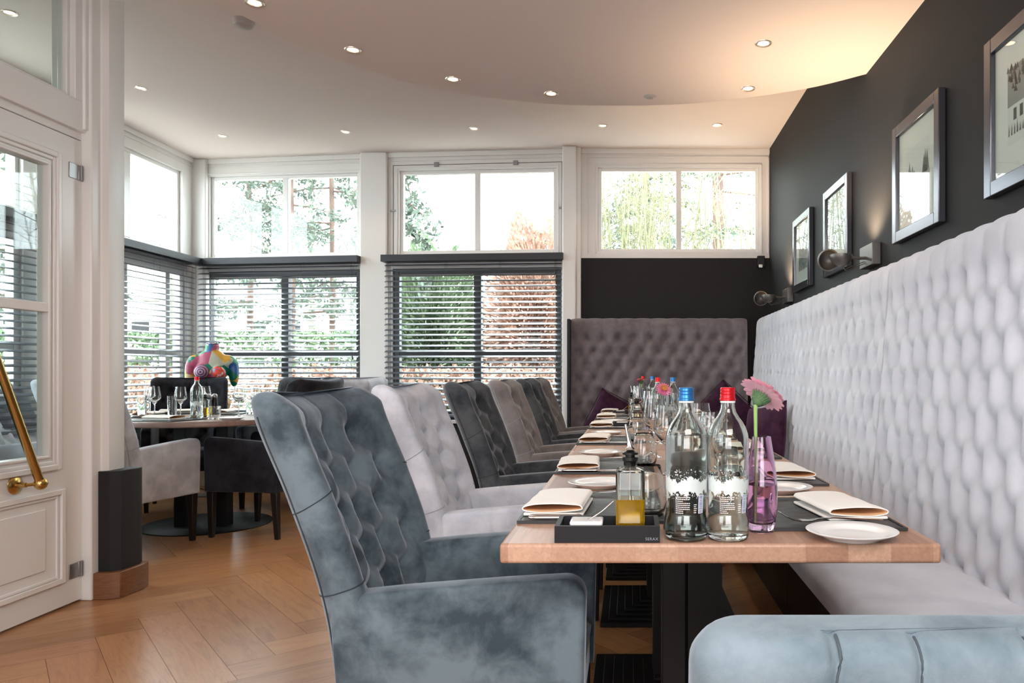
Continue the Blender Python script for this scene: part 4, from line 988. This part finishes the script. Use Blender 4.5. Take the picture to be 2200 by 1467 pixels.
# ================================================================== PICTURES AND WALL LAMPS
def photo_mat(seed, dark, kind):
    m = mat('photo_print_%d' % seed, (.4, .4, .4), .4); v = coords(m); n = noise(m, v, 9+seed, 6, .7, .5)
    lk(m, ramp(m, n, [(.30, (.05, .05, .05)), (.48, (.22, .21, .20)), (.60, (.62, .60, .57)), (.75, (.75, .73, .70))]), bsdf(m).inputs['Base Color']); return m
M['frame'] = mat('gunmetal_frame', (.13, .13, .15), .22, .85); M['mount'] = mat('cream_mount', (.74, .71, .66), .7)
M['inkdark'] = mat('print_dark', (.035, .035, .035), .5); M['inkmid'] = mat('print_grey', (.25, .24, .23), .5); M['inklight'] = mat('print_pale', (.66, .64, .60), .5)
frames = [(2.388, 'nearest framed picture, black-and-white photo of a thatched house, cut by the right edge', 'house'), (3.224*1.22/1.10, 'second framed picture on the black wall, with dark fir trees on pale ground', 'firs'), (4.38*1.22/1.10, 'third framed picture, reflecting white window light behind the wall lamp', 'pale'), (5.20*1.22/1.10, 'fourth and farthest framed picture, small dark print', 'dark')]
frames[0] = (2.388*1.22/1.10, frames[0][1], frames[0][2])
XF = XW-.004
for k, (yf, lb, kind) in enumerate(frames):
    w = .54; zc0, zc1 = CH+.488*1.22, CH+.925*1.22; yn = yf-w; yc = (yf+yn)/2
    r = empty('picture_frame', (XW, yc, (zc0+zc1)/2)); tag(r, lb, 'picture', 'framed photographs on the black wall'); hw, hh = w/2, (zc1-zc0)/2; b = .050
    mb = MB(); mb.box(-.032, -hw, -hh, -.002, -hw+b, hh).box(-.032, hw-b, -hh, -.002, hw, hh).box(-.032, -hw+b, -hh, -.002, hw-b, -hh+b).box(-.032, -hw+b, hh-b, -.002, hw-b, hh)
    obj('frame', mb, M['frame'], r, bevel=.003)
    obj('mount_board', MB().box(-.014, -hw+b-.004, -hh+b-.004, -.008, hw-b+.004, hh-b+.004), M['mount'], r)
    obj('glazing', MB().box(-.022, -hw+b-.002, -hh+b-.002, -.020, hw-b+.002, hh-b+.002), M['pane'], r)
    # print: camera sees +y side to the left
    pw, ph = .135, .125; pic = MB(); X = lambda d: -.0145-d*.0003
    mats_ = [M['inkmid'], M['inkdark'], M['inklight']]
    def q(y0, z0, y1, z1, d, mi): pic.add([(X(d), y0, z0), (X(d), y1, z0), (X(d), y1, z1), (X(d), y0, z1)], [(0, 3, 2, 1)], mi)
    def tri(pts, d, mi): pic.add([(X(d), y_, z_) for y_, z_ in pts], [tuple(range(len(pts)))], mi)
    rs = random.Random(k)
    if kind == 'house':
        q(-pw, -ph, pw, ph, 0, 2); q(-pw, .0, pw, ph, 1, 0)
        for i in range(60): a_ = rs.uniform(-pw, pw*.9); z_ = rs.uniform(.03, ph*.95); tri([(a_, z_), (a_+.02, z_+.004), (a_+.012, z_+.024)], 2, 1)
        tri([(.10, .0), (-.10, .0), (-.07, .09), (-.02, .105), (.04, .07)], 3, 0); q(-.10, -.075, .11, 0, 3, 2)
        for i in range(5): q(-.085+.04*i, -.05, -.065+.04*i, -.012, 4, 1)
        for i in range(14): a_ = .12-.018*i; tri([(a_, -.095), (a_+.008, -.095), (a_+.004, -.055+rs.uniform(-.01, .01))], 5, 1)
    elif kind == 'firs':
        q(-pw, -ph, pw, ph, 0, 2)
        for (a_, h_) in ((.09, .07), (.075, .03), (.055, .045), (.035, .02), (.10, .04), (-.09, .08), (-.075, .06), (-.11, .07)): tri([(a_-.022, -.02), (a_+.022, -.02), (a_, h_)], 1+(a_ > 0), 1)
        q(-pw, -.05, pw, -.02, 1, 0); tri([(.10, -.02), (.02, -.05), (-.05, -.10), (-.02, -.10), (.05, -.045)], 3, 1)
        for i in range(60): a_ = rs.uniform(-pw, pw*.9); z_ = rs.uniform(-ph, -.04); tri([(a_, z_), (a_+.014, z_+.002), (a_+.006, z_+.012)], 2, rs.choice((0, 1)))
    else:
        q(-pw, -ph, pw, ph, 0, 0 if kind == 'dark' else 2)
        for i in range(90): a_ = rs.uniform(-pw, pw*.88); z_ = rs.uniform(-ph, ph*.5); tri([(a_, z_), (a_+.016, z_+.003), (a_+.008, z_+.03)], 1+i % 3, rs.choice((0, 1, 2)))
    obj('photo_print', pic, mats_, r)
def sconce(yc, label):
    r = empty('wall_lamp', (XW, yc, 1.665)); tag(r, label, 'wall lamp', 'grey metal wall lamps')
    gm = M['sconce']
    obj('wall_plate', MB().box(-.045, -.105, -.055, -.001, .105, .055), gm, r, bevel=.003)
    R = Matrix.Rotation(0, 4, 'X'); prof = [(0, -.058)]+[(.058*math.sin(a), -.058*math.cos(a)) for a in np.linspace(.2, PI/2, 9)]+[(.052, .002)]+[(.050*math.sin(a), -.050*math.cos(a)) for a in np.linspace(PI/2, .2, 8)]+[(0, -.050)]
    hd = obj('lamp_bowl', MB().lathe(prof, (-.175, -.01, .005), 32), gm, r, smooth=40)
    obj('bulb', MB().lathe([(0, -.02), (.02, -.016), (.026, 0), (.018, .008), (0, .010)], (-.175, -.01, -.006), 20), M['sbulb'], hd, smooth=60)
    R2 = Matrix.Rotation(math.radians(62), 4, Vector((.35, 1, 0)))
    obj('side_reflector', MB().lathe(prof, (-.225, .035, -.015), 32, M=Matrix.Rotation(math.radians(100), 4, 'X')), gm, r, smooth=40)
    mb = MB().tube([(-.045, 0, -.01), (-.09, -.005, -.012), (-.13, -.008, -.004)], .008, 10)
    for k in range(2): mb.tube([(-.045, .02, -.025-.01*k), (-.10, .015, -.045-.012*k), (-.15, 0, -.066-.006*k), (-.175, -.01, -.052)], .0022, 6)
    obj('arm', mb, gm, r, smooth=60); return r
M['sconce'] = mat('pewter_metal', (.17, .16, .15), .42, .8); M['sbulb'] = emit('warm_bulb', (1, .66, .33), 22)
for yc, lb in ((3.93, 'grey bowl-shaped wall lamp, lit, below and beside the second picture'), (5.98, 'small grey wall lamp in the far corner under the last picture')):
    sconce(yc, lb)
    light('wall_lamp_light', 'SPOT', (XW-.115, yc-.01, 1.70), 68, (1, .74, .50), spot=(2.3, .8), radius=.03, aim=(XW-.10, yc-.03, 3))
sb_ = empty('wall_sensor', (1.165, YW-.016, 2.06)); tag(sb_, 'small black box with white cap high in the back corner', 'sensor')
obj('housing', MB().box(-.03, -.045, -.05, .035, -.001, .05), M['rubber'], sb_, bevel=.005); obj('cap', MB().box(-.02, -.062, -.058, .012, -.046, -.03), M['porcelain'], sb_, bevel=.004)

# ================================================================== CUSHIONS
def cushion(loc, rot, s_, label, th=.065):
    me_ = MB(); top, bot = [], []; n = 20
    for i in range(n+1):
        rt1, rt2 = [], []
        for j in range(n+1):
            a, b = 2*i/n-1, 2*j/n-1; pin = 1-.07*(1-abs(a)**2)*abs(b)**4-.0; pin2 = 1-.07*(1-abs(b)**2)*abs(a)**4
            h_ = th*(max(0, (1-a**2))*max(0, (1-b**2)))**.38
            rt1.append((a*s_*pin2, b*s_*pin, h_)); rt2.append((a*s_*pin2, b*s_*pin, -h_))
        top.append(rt1); bot.append(rt2[::-1])
    me_.grid(top).grid(bot); r = empty('throw_cushion', loc); r.rotation_euler = rot; tag(r, label, 'cushion', 'plum velvet cushions')
    obj('cover', me_, V['plum'], r, smooth=180)
    obj('piping', MB().tube([(x*s_*(1-.07*(1-abs(x)**2)*abs(y)**4*0), y*s_, 0) for x, y in [(c_/8, -1) for c_ in range(-8, 8)]+[(1, c_/8) for c_ in range(-8, 8)]+[(-c_/8, 1) for c_ in range(-8, 8)]+[(-1, -c_/8) for c_ in range(-8, 9)]], .003, 5), V['plum'], r, smooth=60)
cushion((-.15, 6.60, .67), (math.radians(74), math.radians(28), math.radians(6)), .20, 'plum velvet cushion leaning on the back bench, left one')
cushion((.80, 6.50, .72), (math.radians(72), math.radians(43), math.radians(-12)), .21, 'plum velvet cushion standing on its corner in the bench corner')
cushion((.90, 5.12, .655), (math.radians(78), math.radians(-10), math.radians(-62)), .205, 'plum velvet cushion on the silver bench, behind the pink flower')

# ================================================================== PAINTED TORSO
def torso():
    r = empty('painted_torso', (-3.66, 6.72, 0), math.radians(18)); tag(r, 'colourful painted mannequin torso with spiral breast by the left window', 'sculpture')
    mb = MB()
    def ell(c_, rad, n=20, rot=None):
        R = rot or Matrix.Identity(4); b = []
        for i in range(n+1):
            a = PI*i/n; b.append((math.sin(a), -math.cos(a)))
        R3 = R @ Matrix.Diagonal((*rad, 1)); mb.lathe([(max(p[0], 0) if 0 < i < n else 0, p[1]) for i, p in enumerate(b)], c_, 24, M=R3)
    ell((0, 0, 1.12), (.135, .085, .16)); ell((0, 0, .95), (.115, .08, .16)); ell((0, 0, .80), (.15, .10, .12))
    ell((-.12, .0, 1.165), (.075, .06, .06)); ell((.12, 0, 1.165), (.075, .06, .06)); ell((0, 0, 1.19), (.13, .06, .055))
    ell((-.172, .01, 1.07), (.042, .045, .13)); ell((.172, .01, 1.07), (.042, .045, .13))
    ell((-.066, -.072, 1.075), (.062, .055, .060)); ell((.066, -.072, 1.070), (.060, .055, .058))
    mb.tube([(0, 0, 1.17), (0, 0, 1.25), (.004, -.004, 1.322)], [.080, .055, .054], 24)
    o = obj('torso_body', mb, TORSO, r); q = o.modifiers.new('remesh', 'REMESH'); q.mode = 'VOXEL'; q.voxel_size = .008; q.use_smooth_shade = True
    q = o.modifiers.new('smooth', 'SMOOTH'); q.factor = .6; q.iterations = 6
    obj('neck_cap', MB().lathe([(0, .0), (.050, 0), (.054, .004), (.051, .008), (0, .009)], (.004, -.004, 1.317), 28), NECK, r, smooth=40)
    obj('stand_pole', MB().tube([(0, 0, .02), (0, 0, .80)], .012, 12), M['darksteel'], r, smooth=60)
    obj('stand_base', MB().lathe([(0, 0), (.14, 0), (.14, .008), (.03, .02), (0, .02)], n=36), M['darksteel'], r, smooth=40)
def torso_mat():
    m = mat('painted_patches', (.5, .5, .5), .35); v = coords(m); vo = nd(m, 'ShaderNodeTexVoronoi', Scale=11.0, Randomness=1.0); 
    mp = nd(m, 'ShaderNodeMapping'); mp.inputs['Location'].default_value = (.3, 0, .13); lk(m, v, mp.inputs[0]); lk(m, mp.outputs[0], vo.inputs['Vector'])
    sp = nd(m, 'ShaderNodeSeparateColor'); lk(m, vo.outputs['Color'], sp.inputs[0])
    base = ramp(m, sp.outputs[0], [(0, (.0, .16, .10)), (.16, (.62, .34, .04)), (.30, (.02, .28, .10)), (.42, (.72, .55, .28)), (.54, (.03, .12, .35)), (.64, (.50, .52, .42)), (.75, (.42, .08, .15)), (.86, (.35, .45, .02)), (.94, (.28, .14, .40))], 'CONSTANT')
    def dist(c_):
        n = nd(m, 'ShaderNodeVectorMath', operation='DISTANCE'); mp_ = nd(m, 'ShaderNodeMapping'); mp_.inputs['Scale'].default_value = (1, .35, 1); lk(m, v, mp_.inputs[0]); lk(m, mp_.outputs[0], n.inputs[0]); n.inputs[1].default_value = (c_[0], c_[1]*.35, c_[2]); return n.outputs['Value']
    def mixc(f, a, b):
        x = nd(m, 'ShaderNodeMix', data_type='RGBA'); lk(m, f, x.inputs[0]); lk(m, a, x.inputs[6]); lk(m, b, x.inputs[7]); return x.outputs[2]
    def less(a, k): n = nd(m, 'ShaderNodeMath', operation='LESS_THAN'); lk(m, a, n.inputs[0]); n.inputs[1].default_value = k; return n.outputs[0]
    d1 = dist((-.066, -.12, 1.075)); s_ = nd(m, 'ShaderNodeMath', operation='MULTIPLY'); lk(m, d1, s_.inputs[0]); s_.inputs[1].default_value = 330
    sn = nd(m, 'ShaderNodeMath', operation='SINE'); lk(m, s_.outputs[0], sn.inputs[0])
    rings = ramp(m, sn.outputs[0], [(.0, (.42, .26, .40)), (.35, (.42, .26, .40)), (.45, (.06, .012, .05))]); c_ = mixc(less(d1, .062), base, rings)
    d2 = dist((.066, -.12, 1.07)); nz = noise(m, v, 22, 2); red = ramp(m, nz, [(.30, (.05, .20, .35)), (.42, (.62, .03, .02)), (.58, (.70, .10, .04)), (.62, (.75, .6, .6))]); c_ = mixc(less(d2, .055), c_, red)
    lk(m, c_, bsdf(m).inputs['Base Color']); return m
TORSO = torso_mat(); NECK = mat('blue_white_check', (.5, .5, .7), .4)
_v = coords(NECK); _c = nd(NECK, 'ShaderNodeTexChecker', Scale=110.0); _c.inputs['Color1'].default_value = (.8, .8, .85, 1); _c.inputs['Color2'].default_value = (.05, .05, .3, 1); lk(NECK, _v, _c.inputs[0]); lk(NECK, _c.outputs['Color'], bsdf(NECK).inputs['Base Color'])
torso()

# ================================================================== OUTDOORS
def leafmat(name, c0, c1):
    m = mat(name, c0, .8, spec=.1); n = noise(m, coords(m), 3, 4, .7); lk(m, ramp(m, n, [(.35, c0), (.65, c1)]), bsdf(m).inputs['Base Color']); return m
M['paving'] = leafmat('pale_paving', (.42, .39, .36), (.55, .52, .48)); M['needle'] = leafmat('pine_needles', (.07, .095, .08), (.15, .18, .14)); M['leafg'] = leafmat('green_leaves', (.12, .18, .10), (.24, .30, .19))
M['leafo'] = leafmat('copper_leaves', (.33, .19, .14), (.50, .34, .27)); M['bark'] = leafmat('pine_bark', (.09, .06, .05), (.16, .11, .09)); M['barkpale'] = leafmat('pale_bark', (.17, .165, .14), (.26, .25, .21)); M['twig'] = leafmat('yellow_twigs', (.17, .17, .10), (.30, .29, .18))
struct(obj('ground', MB().add([(-40, 7.5, -.12), (30, 7.5, -.12), (30, 60, -.12), (-40, 60, -.12)], [(0, 1, 2, 3)]).add([(-40, -6, -.12), (-4.7, -6, -.12), (-4.7, 7.5, -.12), (-40, 7.5, -.12)], [(0, 1, 2, 3)]), M['paving']))
def tris(pts, size, rs, flat=0):
    pts = np.asarray(pts); n = len(pts); a = rs.normal(size=(n, 3)); a /= np.linalg.norm(a, axis=1)[:, None]; b = rs.normal(size=(n, 3)); b -= (b*a).sum(1)[:, None]*a; b /= np.linalg.norm(b, axis=1)[:, None]
    s_ = size*rs.uniform(.6, 1.4, size=(n, 1)); v = np.stack([pts-a*s_, pts+b*s_*.45, pts+a*s_, pts-b*s_*.45], 1).reshape(-1, 3)
    f = [(4*i, 4*i+1, 4*i+2, 4*i+3) for i in range(n)]; return v, f
def scatter_obj(name, pts, size, m, parent, seed=0):
    v, f = tris(pts, size, np.random.RandomState(seed)); me = bpy.data.meshes.new(name); me.from_pydata([tuple(p) for p in v], [], f); me.materials.append(m)
    o = bpy.data.objects.new(name, me); COL.objects.link(o); o.parent = parent; return o
def pine(x, y, h, r0, label, bark='bark', boughs=26, zlo=2.2, spread=1.4, dens=90, seed=0, leaf='needle', group='pine trees in the garden', drop=.25, size=.048):
    rs = np.random.RandomState(seed); r = empty('pine_tree', (x, y, -.12)); tag(r, label, 'tree', group); tr = MB().tube([(0, 0, 0), (.03, 0, h*.35), (-.02, 0, h*.7), (0, 0, h)], [r0, r0*.85, r0*.6, r0*.25], 12); obj('trunk', tr, M[bark], r, smooth=60)
    br = MB(); pts = []
    for k in range(boughs):
        z = zlo+(h-zlo)*rs.uniform(); a = rs.uniform(0, 2*PI); L = spread*rs.uniform(.5, 1)*(1-.5*(z-zlo)/(h-zlo)); d = np.array((math.cos(a), math.sin(a), 0)); p0 = np.array((0, 0, z)); line = [p0+d*L*t-np.array((0, 0, drop*L*t*t)) for t in (0, .35, .7, 1)]
        br.tube([tuple(q) for q in line], [.022, .016, .010, .004], 5)
        for t in rs.uniform(.2, 1.05, int(dens*1.8)):
            q = p0+d*L*t-np.array((0, 0, drop*L*t*t)); w_ = .24*L*(1.1-t)+.05; pts.append(q+np.array((-d[1], d[0], 0))*rs.normal()*w_+np.array((0, 0, rs.normal()*.06-.03)))
    obj('branches', br, M[bark], r); 
    if len(pts): scatter_obj('needles', pts, size, M[leaf], r, seed)
def bush(name, x, y, rad, h, m, n, label, cat, group=None, seed=0, size=.05, z0=0):
    rs = np.random.RandomState(seed); r = empty(name, (x, y, -.12)); tag(r, label, cat, group); p = rs.normal(size=(n, 3)); p /= np.linalg.norm(p, axis=1)[:, None]; p *= rs.uniform(.0, 1.0, size=(n, 1))**.42
    p = p*np.array((rad[0], rad[1], h/2))*(1+.12*np.sin(p[:, :1]*9+seed))+np.array((0, 0, h/2+z0)); scatter_obj('leaves', p, size, m, r, seed)
    b = MB()
    for k in range(12): a = rs.uniform(0, 2*PI); b.tube([(0, 0, 0), (math.cos(a)*rad[0]*.3, math.sin(a)*rad[1]*.3, h*.5), (math.cos(a)*rad[0]*.7, math.sin(a)*rad[1]*.7, h*.85)], [.03, .02, .006], 5)
    obj('stems', b, M['bark'], r)
def hedge(x0, x1, y, d, h, m, n, label, seed, size=.05):
    rs = np.random.RandomState(seed); r = empty('hedge', ((x0+x1)/2, y, -.12)); tag(r, label, 'hedge'); w = (x1-x0)/2
    p = np.stack([rs.uniform(-w, w, n), rs.uniform(-d/2, d/2, n), rs.uniform(0, h, n)], 1); p[: n//2, 1] = -d/2+rs.normal(size=n//2)*.03
    p[n//2:n*3//4, 2] = h+rs.normal(size=n*3//4-n//2)*.04; scatter_obj('leaves', p, size, m, r, seed)
    st = MB()
    for k in range(int((x1-x0)*2.5)): xx = -w+.2+k*.4; st.tube([(xx, 0, 0), (xx+.05, 0, h*.9)], [.02, .008], 5)
    obj('stems', st, M['bark'], r)
def X_(px, D): return (px-CX)/F*D
hedge(-13, -.2, 10.6, .6, 1.18, M['leafo'], 26000, 'long low copper-leaved hedge outside all the windows', 1, .05)
hedge(-13, -.5, 12.4, .9, 1.75, M['leafg'], 22000, 'green hedge behind the copper-leaved one', 2, .06)
bush('conifer_bush', X_(925, 11.8), 11.8, (.85, .7), 3.2, M['leafg'], 26000, 'tall green bush outside the left half of the middle window', 'bush', None, 3, .045)
bush('beech_bush', X_(1150, 11.6), 11.6, (.78, .7), 3.55, M['leafo'], 26000, 'tall copper beech bush outside the right half of the middle window', 'bush', None, 4, .045)
def tw_shrub(x, y, label, seed, n=46, hh=4.6, spread=.8):
    rs = np.random.RandomState(seed); r = empty('bare_shrub', (x, y, -.12)); tag(r, label, 'shrub', 'bare yellow-green shrubs'); mb = MB()
    for k in range(n):
        a = rs.uniform(-1, 1); b = rs.uniform(-.4, .4); p = np.array((rs.uniform(-.2, .2), 0, 0)); q = np.array((a*spread, b, hh*rs.uniform(.7, 1))); c_ = (p+q)/2+np.array((rs.normal()*.12, 0, .2)); mb.tube([tuple(p), tuple(c_), tuple(q)], [.014, .009, .003], 5)
        for j in range(5):
            t = rs.uniform(.4, .95); s0 = c_*(1-t)+q*t; e = s0+np.array((rs.normal()*.3, rs.normal()*.1, rs.uniform(.1, .5))); mb.tube([tuple(s0), tuple(e)], [.005, .0015], 4)
    obj('twigs', mb, M['twig'], r)
tw_shrub(X_(1345, 8.8), 8.8, 'bare yellow-green shrub outside the left pane of the right upper window', 5, 60, 4.2, .55); tw_shrub(X_(1440, 9.4), 9.4, 'bare yellow-green shrub beside the middle bar of the right upper window', 6, 50, 4.4, .5); tw_shrub(X_(1600, 9.0), 9.0, 'bare yellow-green shrub outside the right pane of the right upper window', 7, 30, 4.3, .5)
pine(X_(1541, 13), 13, 9, .125, 'thick reddish pine trunk outside the right upper window', boughs=30, zlo=3.0, spread=2.2, dens=60, seed=8)
pine(X_(1390, 15), 15, 9, .06, 'slim dark pine behind the bare shrubs', boughs=50, zlo=2.5, spread=1.9, dens=90, seed=9)
pine(X_(535, 16), 16, 9, .07, 'slim pine outside the left pane of the left upper window', boughs=44, zlo=2.4, spread=1.7, dens=110, seed=10)
pine(X_(622, 14), 14, 9, .085, 'reddish pine trunk right behind the bar of the left upper window', boughs=22, zlo=3.2, spread=1.5, dens=80, seed=11)
pine(X_(712, 15), 15, 9, .065, 'dark slim pine outside the right pane of the left upper window', boughs=46, zlo=2.2, spread=1.8, dens=100, seed=12)
pine(X_(668, 18), 18, 10, .10, 'pale leafless trunk between the two dark pines', bark='barkpale', boughs=16, zlo=2.5, spread=2.6, dens=0, seed=13)
pine(X_(355, 12), 12, 10, .10, 'pale tree trunk outside the left side window', bark='barkpale', boughs=22, zlo=1.8, spread=2.4, dens=0, seed=14)
pine(X_(845, 10.5), 10.5, 7, .05, 'feathery conifer reaching into the left pane of the middle upper window', boughs=30, zlo=2.4, spread=1.0, dens=90, seed=15, drop=.7)
pine(X_(40, 9), 9, 7, .09, 'dark conifer seen through the glazed door', boughs=40, zlo=1.8, spread=1.6, dens=90, seed=16)
hs = empty('house', (-17, 32, -.12)); tag(hs, 'white house with grey roof seen through the left blind', 'house')
obj('wall', MB().box(-4.6, 0, 0, 4.0, 7, 3.9), M['white'], hs); mb = MB(); mb.v = [(-5, -.5, 3.8), (4.4, -.5, 3.8), (4.4, 7.5, 3.8), (-5, 7.5, 3.8), (-3.5, 3.5, 6.4), (2.8, 3.5, 6.4)]; mb.f = [(0, 1, 5, 4), (1, 2, 5), (2, 3, 4, 5), (3, 0, 4), (3, 2, 1, 0)]; mb.m = [0]*5
obj('roof', mb, mat('slate_roof', (.22, .21, .22), .8), hs); obj('chimney', MB().box(.2, 2.5, 5.3, 1.0, 3.3, 7.0), mat('chimney_brick', (.35, .25, .22), .8), hs)
for xx in (-3.4, -1.0, 1.4, 2.9):
    for zz in (1.0, 2.55): obj('house_window', MB().box(xx-.35, -.04, zz, xx+.35, .0, zz+.75), M['charcoal'], hs)
